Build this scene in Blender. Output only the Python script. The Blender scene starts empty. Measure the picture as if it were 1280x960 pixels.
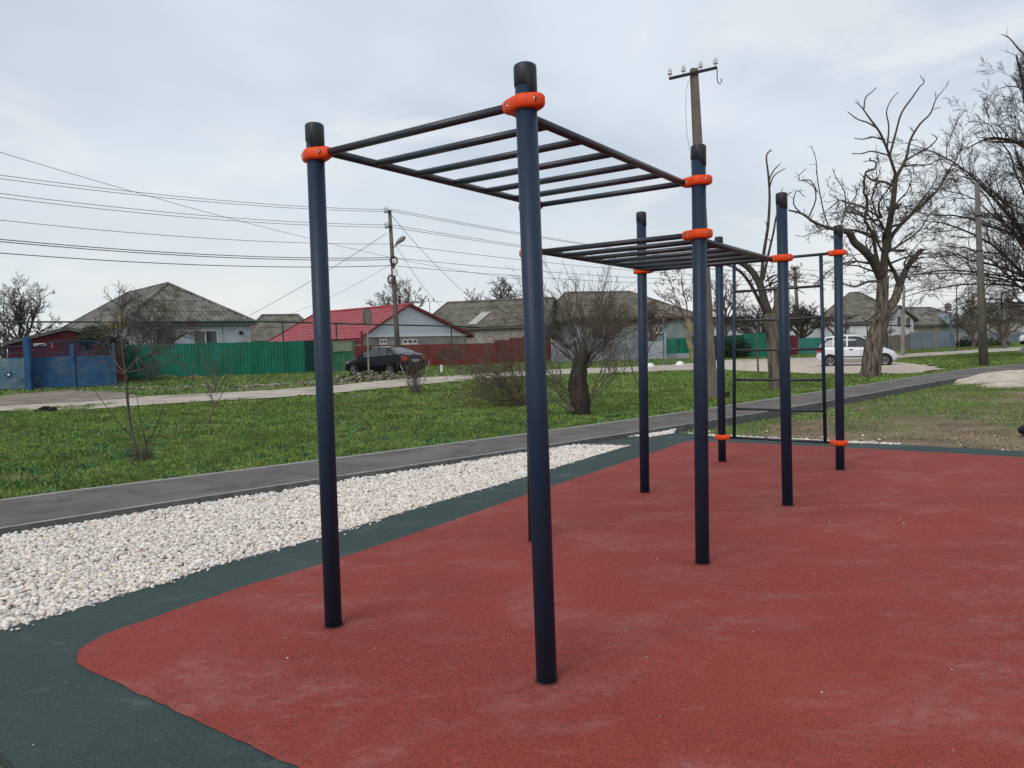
import bpy, bmesh, math, random
import numpy as np
from mathutils import Vector, Matrix
PI = math.pi
scn = bpy.context.scene
COL = scn.collection
rnd = random.Random(7)
npr = np.random.RandomState(11)

# ------------------------------------------------------------------ camera model
CAMH = 1.548; PIT = 0.0513; ROL = 0.03064; F = 950.0
cP, sP, cR, sR = math.cos(PIT), math.sin(PIT), math.cos(ROL), math.sin(ROL)

def ss(a, b, x):
    t = np.clip((np.asarray(x, float) - a) / (b - a), 0, 1)
    return t * t * (3 - 2 * t)

def rise(y, x=None):
    return 0.17 * ss(15, 35, y) * (1 - ss(0, 12, x))

def ray(px, py):
    u2 = (px - 640) / F; v2 = (480 - py) / F
    u = u2 * cR + v2 * sR; v = -u2 * sR + v2 * cR
    return (u, cP + v * sP, -sP + v * cP)

def G(px, py, off=0.0):
    """ground point seen at a photo position, off = height above the rising ground"""
    d = ray(px, py); z = off
    for _ in range(40):
        t = (z - CAMH) / d[2]
        z = 0.5 * z + 0.5 * (off + float(rise(d[1] * t, d[0] * t)))
    return Vector((d[0] * t, d[1] * t, z))

def AT(px, py, Y):
    d = ray(px, py); t = Y / d[1]
    return Vector((d[0] * t, Y, CAMH + d[2] * t))

def px_of(x, y, z):
    z = z - CAMH
    yc = y * cP - z * sP; zc = y * sP + z * cP
    u = x / yc; v = zc / yc
    return 640 + F * (u * cR - v * sR), 480 - F * (u * sR + v * cR)

# ------------------------------------------------------------------ path edges (world functions y(x))
near_px = [(0,661.6),(152,636),(300,615.5),(500,585),(700,552.7),(798,540),(906,523.5),(991,508.6),(1080,494.7),(1158,477.5),(1220,469.7),(1280,462)]
far_px = [(0,625),(164,604),(300,587),(500,562),(700,535.6),(867,514),(973,497.5),(1080,480.6),(1158,467.8),(1214,461.9),(1280,454.4)]
def edge_fn(pxs):
    p = np.array([tuple(G(a, b, .06))[:2] for a, b in pxs])
    c = np.polyfit(p[:, 0], p[:, 1], 4)
    x0, x1 = p[0, 0], p[-1, 0]
    d = np.polyder(c)
    def f(x):
        x = np.asarray(x, float); xc = np.clip(x, x0, x1)
        return np.polyval(c, xc) + (x - xc) * np.where(x < x0, 1.0, 0.78)
    return f
y_near = edge_fn(near_px); y_far = edge_fn(far_px)

def gz(x, y):
    x = np.asarray(x, float); y = np.asarray(y, float)
    yn = y_near(x); yf = y_far(x)
    far = 0.03
    dn = yn - y
    nearz = np.where(x < 3.2, -0.06, -0.09 + 0.06 * ss(0.3, 1.8, dn))
    t = ss(0.25, 0.75, (y - yn) / np.maximum(yf - yn, .1))
    return rise(y, x) + nearz * (1 - t) + far * t
def gzf(x, y): return float(gz(x, y))

# ------------------------------------------------------------------ mesh helpers
class MB:
    def __init__(s): s.v = []; s.f = []; s.c = None; s.mi = []
    def add(s, vs, fs):
        b = len(s.v); s.v.extend([tuple(v) for v in vs]); s.f.extend([tuple(i + b for i in f) for f in fs]); return b
    def box(s, c, size, rz=0, rx=0, ry=0, M=None):
        x, y, z = size[0] / 2, size[1] / 2, size[2] / 2
        R = M if M is not None else (Matrix.Rotation(rz, 3, 'Z') @ Matrix.Rotation(ry, 3, 'Y') @ Matrix.Rotation(rx, 3, 'X'))
        c = Vector(c)
        vs = [c + R @ Vector(q) for q in ((-x,-y,-z),(x,-y,-z),(x,y,-z),(-x,y,-z),(-x,-y,z),(x,-y,z),(x,y,z),(-x,y,z))]
        s.add(vs, [(0,3,2,1),(4,5,6,7),(0,1,5,4),(1,2,6,5),(2,3,7,6),(3,0,4,7)])
    def bar(s, a, b, w, h):
        a = Vector(a); b = Vector(b); d = b - a; L = d.length; d.normalize()
        up = Vector((0,0,1)) if abs(d.z) < .95 else Vector((0,1,0))
        sx = d.cross(up).normalized(); uz = sx.cross(d)
        M = Matrix((d, sx, uz)).transposed()
        s.box((a + b) / 2, (L, w, h), M=M)
    def tube(s, pts, rad, n=8, cap=True):
        pts = [Vector(p) for p in pts]
        if not hasattr(rad, '__len__'): rad = [rad] * len(pts)
        T = []
        for i in range(len(pts)):
            a = pts[max(i - 1, 0)]; b = pts[min(i + 1, len(pts) - 1)]
            d = b - a; T.append(d.normalized() if d.length > 1e-9 else Vector((0, 0, 1)))
        up = Vector((0, 0, 1)) if abs(T[0].z) < .9 else Vector((1, 0, 0))
        x = T[0].cross(up).normalized()
        b0 = len(s.v)
        for i, p in enumerate(pts):
            x = (x - T[i] * x.dot(T[i]))
            if x.length < 1e-6: x = T[i].cross(Vector((.3, .9, .1)))
            x.normalize(); y = T[i].cross(x)
            for k in range(n):
                a = 2 * PI * k / n
                s.v.append(tuple(p + (x * math.cos(a) + y * math.sin(a)) * rad[i]))
        for i in range(len(pts) - 1):
            for k in range(n):
                k2 = (k + 1) % n
                s.f.append((b0 + i*n + k, b0 + i*n + k2, b0 + (i+1)*n + k2, b0 + (i+1)*n + k))
        if cap:
            s.f.append(tuple(b0 + k for k in range(n))[::-1])
            s.f.append(tuple(b0 + (len(pts)-1)*n + k for k in range(n)))
    def lathe(s, c, prof, n=24, M=None):
        """prof: (r,z) list"""
        c = Vector(c); b0 = len(s.v); R = M or Matrix.Identity(3)
        for r, z in prof:
            for k in range(n):
                a = 2 * PI * k / n
                s.v.append(tuple(c + R @ Vector((r * math.cos(a), r * math.sin(a), z))))
        for i in range(len(prof) - 1):
            for k in range(n):
                k2 = (k + 1) % n
                s.f.append((b0+i*n+k, b0+i*n+k2, b0+(i+1)*n+k2, b0+(i+1)*n+k))
        s.f.append(tuple(b0 + k for k in range(n))[::-1])
        s.f.append(tuple(b0 + (len(prof)-1)*n + k for k in range(n)))
    def prism(s, pts, z0, z1):
        n = len(pts)
        s.add([(p[0], p[1], z0) for p in pts] + [(p[0], p[1], z1) for p in pts],
              [tuple(range(n))[::-1], tuple(range(n, 2*n))] + [(i, (i+1) % n, n+(i+1) % n, n+i) for i in range(n)])
    def build(s, name, m, parent=None, smooth=False, bevel=0, origin=None):
        me = bpy.data.meshes.new(name)
        vs = s.v
        o0 = Vector(origin) if origin is not None else Vector((0, 0, 0))
        if origin is not None: vs = [tuple(Vector(v) - o0) for v in vs]
        me.from_pydata(vs, [], s.f); me.validate(clean_customdata=False)
        if s.c is not None and len(s.c) == len(me.vertices): set_col(me, s.c)
        o = bpy.data.objects.new(name, me); COL.objects.link(o)
        for mm in (m if isinstance(m, (list, tuple)) else [m]): me.materials.append(mm)
        if smooth: me.polygons.foreach_set('use_smooth', [True] * len(me.polygons))
        if origin is not None: o.location = o0
        if bevel:
            b = o.modifiers.new('bevel', 'BEVEL'); b.width = bevel; b.segments = 2; b.limit_method = 'ANGLE'; b.angle_limit = .6
            b.harden_normals = False
        if parent is not None:
            o.parent = parent
            o.matrix_parent_inverse = Matrix.Translation(parent.location).inverted() if parent.rotation_euler.z == 0 else parent_inv(parent)
            if origin is not None: o.location = o0
        return o

def parent_inv(p):
    return (Matrix.Translation(p.location) @ p.rotation_euler.to_matrix().to_4x4()).inverted()

def set_col(me, cols):
    a = me.attributes.new('col', 'FLOAT_COLOR', 'POINT')
    c = np.ones((len(me.vertices), 4), np.float32); c[:, :3] = np.asarray(cols)[:, :3]
    a.data.foreach_set('color', c.ravel())

def np_mesh(name, v, f, m, cols=None, nside=3, smooth=False):
    me = bpy.data.meshes.new(name)
    v = np.asarray(v, np.float32); f = np.asarray(f, np.int32)
    me.vertices.add(len(v)); me.vertices.foreach_set('co', v.ravel())
    me.loops.add(f.size); me.loops.foreach_set('vertex_index', f.ravel())
    me.polygons.add(len(f)); me.polygons.foreach_set('loop_start', np.arange(0, f.size, nside, dtype=np.int32))
    me.polygons.foreach_set('loop_total', np.full(len(f), nside, np.int32))
    if smooth: me.polygons.foreach_set('use_smooth', np.ones(len(f), bool))
    me.update(calc_edges=True)
    if cols is not None: set_col(me, cols)
    me.materials.append(m)
    o = bpy.data.objects.new(name, me); COL.objects.link(o)
    return o

def tag(o, label=None, cat=None, group=None, kind=None):
    if label: o['label'] = label
    if cat: o['category'] = cat
    if group: o['group'] = group
    if kind: o['kind'] = kind
    return o
def struct(o): o['kind'] = 'structure'; return o
def empty(name, loc, label, cat, group=None, rz=0):
    o = bpy.data.objects.new(name, None); o.location = loc; o.rotation_euler = (0, 0, rz); COL.objects.link(o)
    o.empty_display_size = .2
    return tag(o, label, cat, group)
def copy_tree(o, parent=None):
    c = o.copy(); COL.objects.link(c)
    if parent is not None: c.parent = parent
    for ch in list(o.children): copy_tree(ch, c)
    return c

# ------------------------------------------------------------------ materials
MATS = {}
def mat(name, c1, c2=None, scale=3, rough=.8, bump=0, bscale=None, metal=0, detail=6, stretch=None, c3=None, s3=.6, t3=(.5,.7), coat=0, spec=.5, dist=0, contrast=(.35,.65), attr=False):
    if name in MATS: return MATS[name]
    m = bpy.data.materials.new(name); m.use_nodes = True
    nt = m.node_tree; N = nt.nodes; Lk = nt.links; b = N['Principled BSDF']
    b.inputs['Roughness'].default_value = rough; b.inputs['Metallic'].default_value = metal
    b.inputs['Coat Weight'].default_value = coat; b.inputs['Specular IOR Level'].default_value = spec if (rough < .6 or spec != .5) else .22
    geo = N.new('ShaderNodeNewGeometry'); src = geo.outputs['Position']
    if stretch:
        mp = N.new('ShaderNodeMapping'); mp.inputs['Scale'].default_value = stretch; Lk.new(src, mp.inputs[0]); src = mp.outputs[0]
    def noise(sc, det=detail):
        n = N.new('ShaderNodeTexNoise'); n.inputs['Scale'].default_value = sc; n.inputs['Detail'].default_value = det
        n.inputs['Roughness'].default_value = .62; n.inputs['Distortion'].default_value = dist
        Lk.new(src, n.inputs['Vector']); return n.outputs['Fac']
    def ramp(f, a, bb):
        r = N.new('ShaderNodeMapRange'); r.inputs[1].default_value = a; r.inputs[2].default_value = bb; r.clamp = True; Lk.new(f, r.inputs[0]); return r.outputs[0]
    def mix(f, a, bb, mode='MIX'):
        x = N.new('ShaderNodeMix'); x.data_type = 'RGBA'; x.blend_type = mode
        if isinstance(f, (int, float)): x.inputs[0].default_value = f
        else: Lk.new(f, x.inputs[0])
        for s_, k in ((6, a), (7, bb)):
            if isinstance(k, tuple): x.inputs[s_].default_value = (*k, 1)
            else: Lk.new(k, x.inputs[s_])
        return x.outputs[2]
    base = c1
    if attr:
        at = N.new('ShaderNodeAttribute'); at.attribute_name = 'col'; base = at.outputs['Color']
    out = base
    if c2 is not None:
        f = ramp(noise(scale), *contrast)
        if attr:
            x = mix(f, c1, c2); out = mix(1.0, base, x, 'MULTIPLY')
        else: out = mix(f, c1, c2)
    if c3 is not None: out = mix(ramp(noise(s3), *t3), out, c3)
    if isinstance(out, tuple): b.inputs['Base Color'].default_value = (*out, 1)
    else: Lk.new(out, b.inputs['Base Color'])
    if bump:
        bp = N.new('ShaderNodeBump'); bp.inputs['Strength'].default_value = 1; bp.inputs['Distance'].default_value = bump
        Lk.new(noise(bscale or scale * 2), bp.inputs['Height']); Lk.new(bp.outputs[0], b.inputs['Normal'])
    MATS[name] = m
    return m

def rubber(name, dark, light, dust, dust2, seed, lo=.56, amt=.55):
    """granulated rubber: coloured crumbs, worn dusty patches"""
    m = bpy.data.materials.new(name); m.use_nodes = True
    nt = m.node_tree; N = nt.nodes; Lk = nt.links; b = N['Principled BSDF']
    b.inputs['Roughness'].default_value = .85; b.inputs['Specular IOR Level'].default_value = .35
    geo = N.new('ShaderNodeNewGeometry')
    vo = N.new('ShaderNodeTexVoronoi'); vo.inputs['Scale'].default_value = 210; Lk.new(geo.outputs[0], vo.inputs['Vector'])
    sep = N.new('ShaderNodeSeparateColor'); Lk.new(vo.outputs['Color'], sep.inputs[0])
    def mr(s, a, bb, c=0., d=1.):
        r = N.new('ShaderNodeMapRange'); r.inputs[1].default_value = a; r.inputs[2].default_value = bb; r.inputs[3].default_value = c; r.inputs[4].default_value = d; Lk.new(s, r.inputs[0]); return r.outputs[0]
    def mix(f, a, bb):
        x = N.new('ShaderNodeMix'); x.data_type = 'RGBA'; Lk.new(f, x.inputs[0])
        for s_, k in ((6, a), (7, bb)):
            if isinstance(k, tuple): x.inputs[s_].default_value = (*k, 1)
            else: Lk.new(k, x.inputs[s_])
        return x.outputs[2]
    def mul(a, bb):
        x = N.new('ShaderNodeMath'); x.operation = 'MULTIPLY'
        for i, k in enumerate((a, bb)):
            if isinstance(k, (int, float)): x.inputs[i].default_value = k
            else: Lk.new(k, x.inputs[i])
        return x.outputs[0]
    mp = N.new('ShaderNodeMapping'); mp.inputs['Location'].default_value = (seed, seed * 2.3, 0); mp.inputs['Rotation'].default_value = (0, 0, .5); mp.inputs['Scale'].default_value = (1, 1.7, 1); Lk.new(geo.outputs[0], mp.inputs[0])
    def noise(sc, det, rg=.6, di=0):
        n = N.new('ShaderNodeTexNoise'); n.inputs['Scale'].default_value = sc; n.inputs['Detail'].default_value = det; n.inputs['Roughness'].default_value = rg; n.inputs['Distortion'].default_value = di
        Lk.new(mp.outputs[0], n.inputs['Vector']); return n.outputs['Fac']
    crumb = mix(sep.outputs[0], dark, light)
    tone = mix(mr(noise(.45, 3), .35, .65), crumb, light)
    x = N.new('ShaderNodeMix'); x.data_type = 'RGBA'; x.inputs[0].default_value = .3; Lk.new(crumb, x.inputs[6]); Lk.new(tone, x.inputs[7])
    patch = mul(mr(noise(1.15, 8, .70, .35), lo, lo + .17), mr(noise(11, 5, .75), .36, .6))
    patch = mul(patch, mr(sep.outputs[1], 0, 1, .35, 1.25)); patch = mul(patch, amt)
    c = mix(patch, x.outputs[2], dust)
    fine = mul(mr(noise(2.7, 5, .7, .4), .6, .78), mr(sep.outputs[2], 0, 1, .2, .8))
    c = mix(mul(fine, amt), c, dust2)
    # stray pale specks
    vo2 = N.new('ShaderNodeTexVoronoi'); vo2.inputs['Scale'].default_value = 9; vo2.inputs['Randomness'].default_value = 1; Lk.new(geo.outputs[0], vo2.inputs['Vector'])
    sp = mr(vo2.outputs['Distance'], .035, .03)
    c = mix(mul(sp, .6), c, (.5, .47, .42))
    Lk.new(c, b.inputs['Base Color'])
    bp = N.new('ShaderNodeBump'); bp.inputs['Strength'].default_value = .9; bp.inputs['Distance'].default_value = .004
    Lk.new(vo.outputs['Distance'], bp.inputs['Height']); Lk.new(bp.outputs[0], b.inputs['Normal'])
    return m

M_red = rubber('red_rubber', (.095, .0105, .0085), (.375, .060, .043), (.36, .175, .155), (.42, .25, .23), 3.1, lo=.49, amt=.6)
M_green = rubber('green_rubber', (.009, .022, .021), (.050, .083, .078), (.15, .18, .18), (.22, .24, .22), 9.7, lo=.53, amt=.6)
M_asph = mat('asphalt', (.095, .087, .079), (.15, .138, .125), 2.2, .92, .006, 120, c3=(.185, .168, .15), s3=.5, t3=(.5, .68), dist=.5)
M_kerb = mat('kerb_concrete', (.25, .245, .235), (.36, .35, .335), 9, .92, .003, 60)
M_kerb_dark = mat('kerb_concrete_dark', (.075, .078, .078), (.14, .14, .135), 7, .92, .004, 60)  # darker concrete tone for the near kerb body, edging and trims
M_bed = mat('gravel_bed', (.32, .29, .26), (.5, .46, .42), 40, .9, .01, 60)
M_stone = mat('white_marble_chips', (.82, .82, .82), (1, 1, 1), 60, .8, .002, 120, attr=True)
M_rock = mat('field_stone', (.75, .75, .75), (1, 1, 1), 12, .9, .01, 30, attr=True)
M_road = mat('dirt_road_sand', (.34, .29, .24), (.50, .44, .375), 1.3, .95, .03, 9, c3=(.24, .2, .165), s3=.5, t3=(.52, .7), dist=.4)
M_sand = mat('pale_sand', (.42, .35, .28), (.60, .52, .43), 1.8, .95, .04, 7, c3=(.3, .25, .2), s3=.9, t3=(.55, .7), dist=.5)
M_drive = mat('brown_earth', (.15, .115, .09), (.27, .225, .185), 1.5, .95, .03, 9, c3=(.07, .1, .035), s3=.8, t3=(.58, .7))
M_navy = mat('navy_powder_coat', (.0105, .0235, .047), (.0135, .028, .054), 4, .48, .0006, 60, spec=.30, c3=(.03, .035, .045), s3=14, t3=(.68, .9))
M_bar = mat('graphite_powder_coat', (.012, .018, .026), (.016, .023, .032), 5, .45, .0005, 60, coat=.15)
M_cap = mat('black_plastic_cap', (.006, .008, .013), (.010, .013, .019), 20, .5, .0004, 60)
M_joint = mat('dark_joint_dirt', (.05, .02, .018), (.09, .035, .03), 60, .95)
M_orange = mat('orange_plastic', (.76, .068, .004), (.66, .050, .004), 9, .5, .0004, 50, spec=.3)
M_bolt = mat('zinc_bolt', (.5, .48, .42), (.6, .58, .5), 50, .3, metal=1)
M_conc = mat('grey_pole_concrete', (.10, .088, .074), (.17, .152, .13), 7, .95, .008, 30, stretch=(1, 1, .25), c3=(.09, .08, .068), s3=1.5, t3=(.55, .75))
M_conc2 = mat('pale_pole_concrete', (.2, .19, .16), (.28, .265, .23), 7, .95, .006, 30, stretch=(1, 1, .3))
M_wire = mat('wire_aluminium', (.09, .095, .1), (.12, .125, .13), 3, .6)
M_iron = mat('dark_iron', (.02, .018, .017), (.035, .03, .028), 20, .7)
M_porc = mat('grey_porcelain', (.5, .5, .48), (.6, .6, .58), 30, .3)
M_bark = mat('grey_brown_bark', (.042, .033, .025), (.185, .152, .12), 13, .95, .05, 16, stretch=(1, 1, .13), contrast=(.4, .58))
M_bark2 = mat('dark_branch_bark', (.042, .034, .028), (.09, .074, .06), 6, .95, .006, 30)
M_barkd = mat('dark_trunk_bark', (.022, .017, .014), (.062, .05, .042), 12, .95, .025, 16, stretch=(1, 1, .3))
M_twigg = mat('grey_twig_bark', (.085, .068, .057), (.15, .125, .105), 6, .95)
M_twigr = mat('reddish_twig_bark', (.085, .058, .048), (.16, .115, .095), 6, .95)
M_bark_pale = mat('pale_twig_bark', (.24, .215, .19), (.33, .3, .27), 6, .95)
M_bark_mid = mat('brown_grey_sapling_bark', (.06, .05, .045), (.13, .11, .1), 9, .95)
M_bark_y = mat('lichen_yellow_bark', (.2, .17, .06), (.3, .27, .12), 5, .95, .01, 20, c3=(.15, .13, .11), s3=2, t3=(.5, .6))
M_leaf = mat('leaf_matte', (.7, .7, .7), (1, 1, 1), 9, .75, attr=True)
M_glass = mat('window_glass', (.02, .025, .03), (.03, .035, .04), 3, .08, spec=.8)
M_white = mat('white_paint', (.68, .68, .66), (.78, .78, .77), 3, .6)
M_tyre = mat('tyre_rubber', (.012, .012, .012), (.03, .028, .025), 20, .9)
M_rim = mat('grey_alloy', (.3, .3, .3), (.38, .38, .38), 20, .4, metal=.7)
M_black = mat('black_trim', (.01, .01, .01), (.015, .015, .015), 20, .6)
M_slate = mat('mossy_asbestos_slate', (.11, .104, .09), (.215, .206, .185), 1.6, .95, .01, 20, c3=(.07, .072, .045), s3=.9, t3=(.5, .66), dist=.6)
M_slate2 = mat('brown_mossy_slate', (.115, .105, .082), (.195, .182, .15), 1.4, .95, .01, 20, c3=(.08, .078, .045), s3=.8, t3=(.5, .66), dist=.6)

# ------------------------------------------------------------------ value noise
_tab = npr.rand(256, 256)
def vnoise(x, y):
    x = np.asarray(x, float); y = np.asarray(y, float)
    xi = np.floor(x).astype(int); yi = np.floor(y).astype(int); fx = x - xi; fy = y - yi
    fx = fx * fx * (3 - 2 * fx); fy = fy * fy * (3 - 2 * fy)
    a = _tab[xi % 256, yi % 256]; b = _tab[(xi+1) % 256, yi % 256]; c = _tab[xi % 256, (yi+1) % 256]; d = _tab[(xi+1) % 256, (yi+1) % 256]
    return (a*(1-fx)+b*fx)*(1-fy) + (c*(1-fx)+d*fx)*fy
def fbm(x, y, o=4):
    s = 0; a = .5; t = 0
    for i in range(o):
        s = s + a * vnoise(x * 2**i + 17*i, y * 2**i + 31*i); t += a; a *= .55
    return s / t
def inpoly(x, y, poly):
    x = np.asarray(x); y = np.asarray(y); r = np.zeros(x.shape, bool); n = len(poly)
    for i in range(n):
        x1, y1 = poly[i][0], poly[i][1]; x2, y2 = poly[(i+1) % n][0], poly[(i+1) % n][1]
        c = ((y1 > y) != (y2 > y)) & (x < (x2 - x1) * (y - y1) / ((y2 - y1) if y2 != y1 else 1e-9) + x1)
        r ^= c
    return r

# ------------------------------------------------------------------ ground
def wpoly(pxs, off=0.): return [tuple(G(a, b, off))[:2] for a, b in pxs]
slab_edge = [(-330,870),(-150,828),(0,787),(83,764),(200,729),(271,706),(400,672),(500,641),(656,596),(700,582.5),(789,556)]
link = [(723.5,552),(781,543)]
slab_far = [(790,545.5),(812,546),(841,541.5),(864,541.5),(905,546.5),(1060,553.5),(1124,555.5),(1280,564),(1500,578)]
red_far = [(864,551),(911,553),(1055,559.5),(1280,572),(1500,587)]
red_left = [(95,827),(100,814),(110,805),(125,797),(148,787),(179,777),(250,752),(317,730),(400,706),(500,673),(606,637),(714,600),(812,567.5),(850,554.5)]
red_low = [(740,1132),(367,958),(267,912),(175,868),(125,845),(103,834)]

def ycoords():
    return np.unique(np.concatenate([np.arange(-12, 42, .22), np.arange(42, 90, 2.), np.arange(90, 400, 25.), [600, 1200, 2500]]))
def xcoords():
    return np.unique(np.concatenate([[-2500, -1200, -600], np.arange(-400, -60, 20.), np.arange(-60, -22, 1.5), np.arange(-22, 30, .22), np.arange(30, 70, 1.5), np.arange(70, 400, 20.), [600, 1200, 2500]]))
xs = xcoords(); ys = ycoords()
X, Y = np.meshgrid(xs, ys); XF, YF = X.ravel(), Y.ravel()
slab_poly_guess = wpoly(slab_edge + slab_far)
bump = (fbm(XF*1.3, YF*1.3) - .5) * .07 * (YF > y_far(XF) + .15) + (fbm(XF*2, YF*2) - .5) * .05 * ss(.8, 2.0, y_near(XF) - YF) * (XF > 4) * (YF > 10)
Z = gz(XF, YF) + bump * (np.abs(XF) < 60) * (YF < 80)

# bare-soil mask: strong on the right lawn close to the slab, light elsewhere
def slab_far_y(x):
    p = np.array(wpoly(slab_far[3:])); return np.interp(x, p[:, 0], p[:, 1])
def bare(x, y):
    n = fbm(x * .8 + 5, y * .8) ; n2 = fbm(x * 3.1, y * 3.1 + 9)
    near = y < y_near(x)
    d = y_near(x) - y
    W_ = y_near(x) - slab_far_y(x)
    tt = np.clip(d / np.maximum(W_, .5), 0, 1.6)
    r = np.clip(tt * 1.45 - .24 + (n - .5) * 2.0 + (n2 - .5) * 1.1 + np.clip((x - 8) * .03, 0, .25), 0, 1)
    l = np.clip((n - .555) * 4.5 + (n2 - .5) * 1.2, 0, 1) * .8
    edge = np.clip(1 - (y - y_far(x)) / .35, 0, 1) * .7 * (n2 > .42)
    return np.where(near, r, np.maximum(l, edge))
BR = bare(XF, YF)
nn = fbm(XF * 2.3, YF * 2.3)[:, None]; n3 = fbm(XF*.35+3, YF*.35)[:, None]
green = np.array([.085, .13, .035]) * (.7 + .6 * nn) * (.8 + .4 * n3)
soil = np.array([.205, .145, .098]) * (.35 + 1.3 * nn)
cols = green * (1 - BR[:, None]) + soil * BR[:, None]
nx, ny = len(xs), len(ys)
ii = np.arange(nx - 1)[None, :] + np.arange(ny - 1)[:, None] * nx
quads = np.stack([ii, ii + 1, ii + nx + 1, ii + nx], -1).reshape(-1, 4)
M_ground = mat('grassy_soil', (.75, .75, .75), (1.25, 1.25, 1.2), 9, .95, .03, 20, attr=True)
ground = np_mesh('ground', np.stack([XF, YF, Z], 1), quads, M_ground, cols, 4, smooth=True); struct(ground)

def sheet(name, poly, z, m, under=None, jit=0):
    """flat polygon sheet with an optional skirt"""
    bm = bmesh.new()
    if jit:
        P2 = []
        for i in range(len(poly)):
            a = Vector(poly[i][:2]); b = Vector(poly[(i+1) % len(poly)][:2]); L = (b - a).length; n = max(1, min(60, int(L / .07))) if L < 12 else 1
            for k in range(n):
                p = a.lerp(b, k / n); P2.append((p.x + rnd.uniform(-jit, jit), p.y + rnd.uniform(-jit, jit)))
        poly = P2
    vs = [bm.verts.new((p[0], p[1], z)) for p in poly]
    f = bm.faces.new(vs)
    if f.normal.z < 0: f.normal_flip()
    if under is not None:
        lo = [bm.verts.new((p[0], p[1], under)) for p in poly]
        for i in range(len(vs)):
            j = (i + 1) % len(vs); bm.faces.new((vs[i], vs[j], lo[j], lo[i]))
    bmesh.ops.triangulate(bm, faces=[f for f in bm.faces if len(f.verts) > 4])
    me = bpy.data.meshes.new(name); bm.to_mesh(me); bm.free(); me.materials.append(m)
    o = bpy.data.objects.new(name, me); COL.objects.link(o); return o

def smooth_world(pts, n=6):
    """Catmull-Rom through world points"""
    out = []
    P = [Vector(p[:2]) for p in pts]
    for i in range(len(P) - 1):
        p0 = P[max(i-1, 0)]; p1 = P[i]; p2 = P[i+1]; p3 = P[min(i+2, len(P)-1)]
        for k in range(n):
            t = k / n
            out.append(tuple(.5*((2*p1) + (-p0+p2)*t + (2*p0-5*p1+4*p2-p3)*t*t + (-p0+3*p1-3*p2+p3)*t*t*t)))
    out.append(tuple(P[-1])); return out

sl = wpoly(slab_edge)
lk = wpoly([(723.5, 551.5)], .06) + wpoly([(781, 543)], .06)
lk = [(p[0], float(y_near(p[0])) - .04) for p in lk]
sf = wpoly(slab_far)
low = [(9.5, -4.5), (-1.2, -4.5), (-1.75, 1.2)] + [tuple(G(a, b))[:2] for a, b in [(200,1075),(80,1008),(24,964),(0,939),(-60,905),(-200,905)]]
slab_poly = sl + lk + sf + low
slab = sheet('rubber_border', slab_poly, 0.0, M_green, under=-.1); struct(slab)
rl = smooth_world(wpoly(red_left), 4)
red_poly = rl + wpoly(red_far) + [(9.5, -4.4), (.2, -4.4)] + wpoly(red_low)
redo = sheet('rubber_surface', red_poly, .004, M_red, jit=.006); struct(redo)
bd = MB()                      # dark steel edging where the green link meets the gravel
e0 = G(789, 556, 0); e1 = G(723.5, 552, 0)
bd.bar((e0.x, e0.y, .0), (lk[0][0], lk[0][1], .0), .03, .05)
o = bd.build('surface_edging', M_kerb_dark); struct(o)

# path
xx = np.concatenate([np.arange(-16, -5, 1.), np.arange(-5, 25, .4), np.arange(25, 60, 2.)])
pn = np.stack([xx, y_near(xx)], 1); pf_ = np.stack([xx, y_far(xx)], 1)
def ribbon(name, A, B, za, m, thick=.16, dz=0):
    n = len(A); v = []; f = []
    for (a, b) in zip(A, B):
        zA = rise(a[1], a[0]) + za; zB = rise(b[1], b[0]) + za
        v += [(a[0], a[1], zA), (b[0], b[1], zB), (a[0], a[1], zA - thick), (b[0], b[1], zB - thick)]
    for i in range(n - 1):
        k = i * 4; j = k + 4
        f += [(k, j, j+1, k+1), (k, k+2, j+2, j), (k+1, j+1, j+3, k+3)]
    f += [(0, 1, 3, 2), (4*(n-1), 4*(n-1)+2, 4*(n-1)+3, 4*(n-1)+1)]
    mb = MB(); mb.add(v, f); o = mb.build(name, m); return struct(o)
def norm_off(A, d):
    out = []
    for i in range(len(A)):
        a = A[max(i-1, 0)]; b = A[min(i+1, len(A)-1)]; t = np.array(b) - np.array(a); t = t / np.linalg.norm(t)
        out.append(np.array(A[i]) + np.array([-t[1], t[0]]) * d)
    return np.array(out)
ribbon('asphalt_path', norm_off(pn, .075), norm_off(pf_, -.075), .055, M_asph)
# kerbs of single metre-long stones read as two strips
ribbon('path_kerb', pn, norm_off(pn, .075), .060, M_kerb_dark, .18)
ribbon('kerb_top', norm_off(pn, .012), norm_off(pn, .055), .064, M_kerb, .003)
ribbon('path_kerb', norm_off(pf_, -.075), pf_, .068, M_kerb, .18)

# gravel strips
gr_poly = [(p[0], float(y_near(p[0])) - .0) for p in wpoly([(-330,720),(-150,690),(0,661.6),(152,636),(300,615.5),(500,585),(700,552.7)], .06)] + [lk[0]] + [tuple(p) for p in sl[::-1]]
gr2 = [(lk[1][0], lk[1][1])] + [(p[0], float(y_near(p[0]))) for p in wpoly([(800,540),(846,533)], .06)] + wpoly([(841,541.5),(812,546),(790,545.5)])
gr3 = wpoly([(858,541),(905,544.2),(1060,551.3),(1124,554.6),(1127,555.7),(1060,553.6),(905,546.8),(862,541.8)])
struct(sheet('gravel_bed', gr_poly, -.028, M_bed))
struct(sheet('gravel_bed', gr2, -.026, M_bed))

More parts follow.
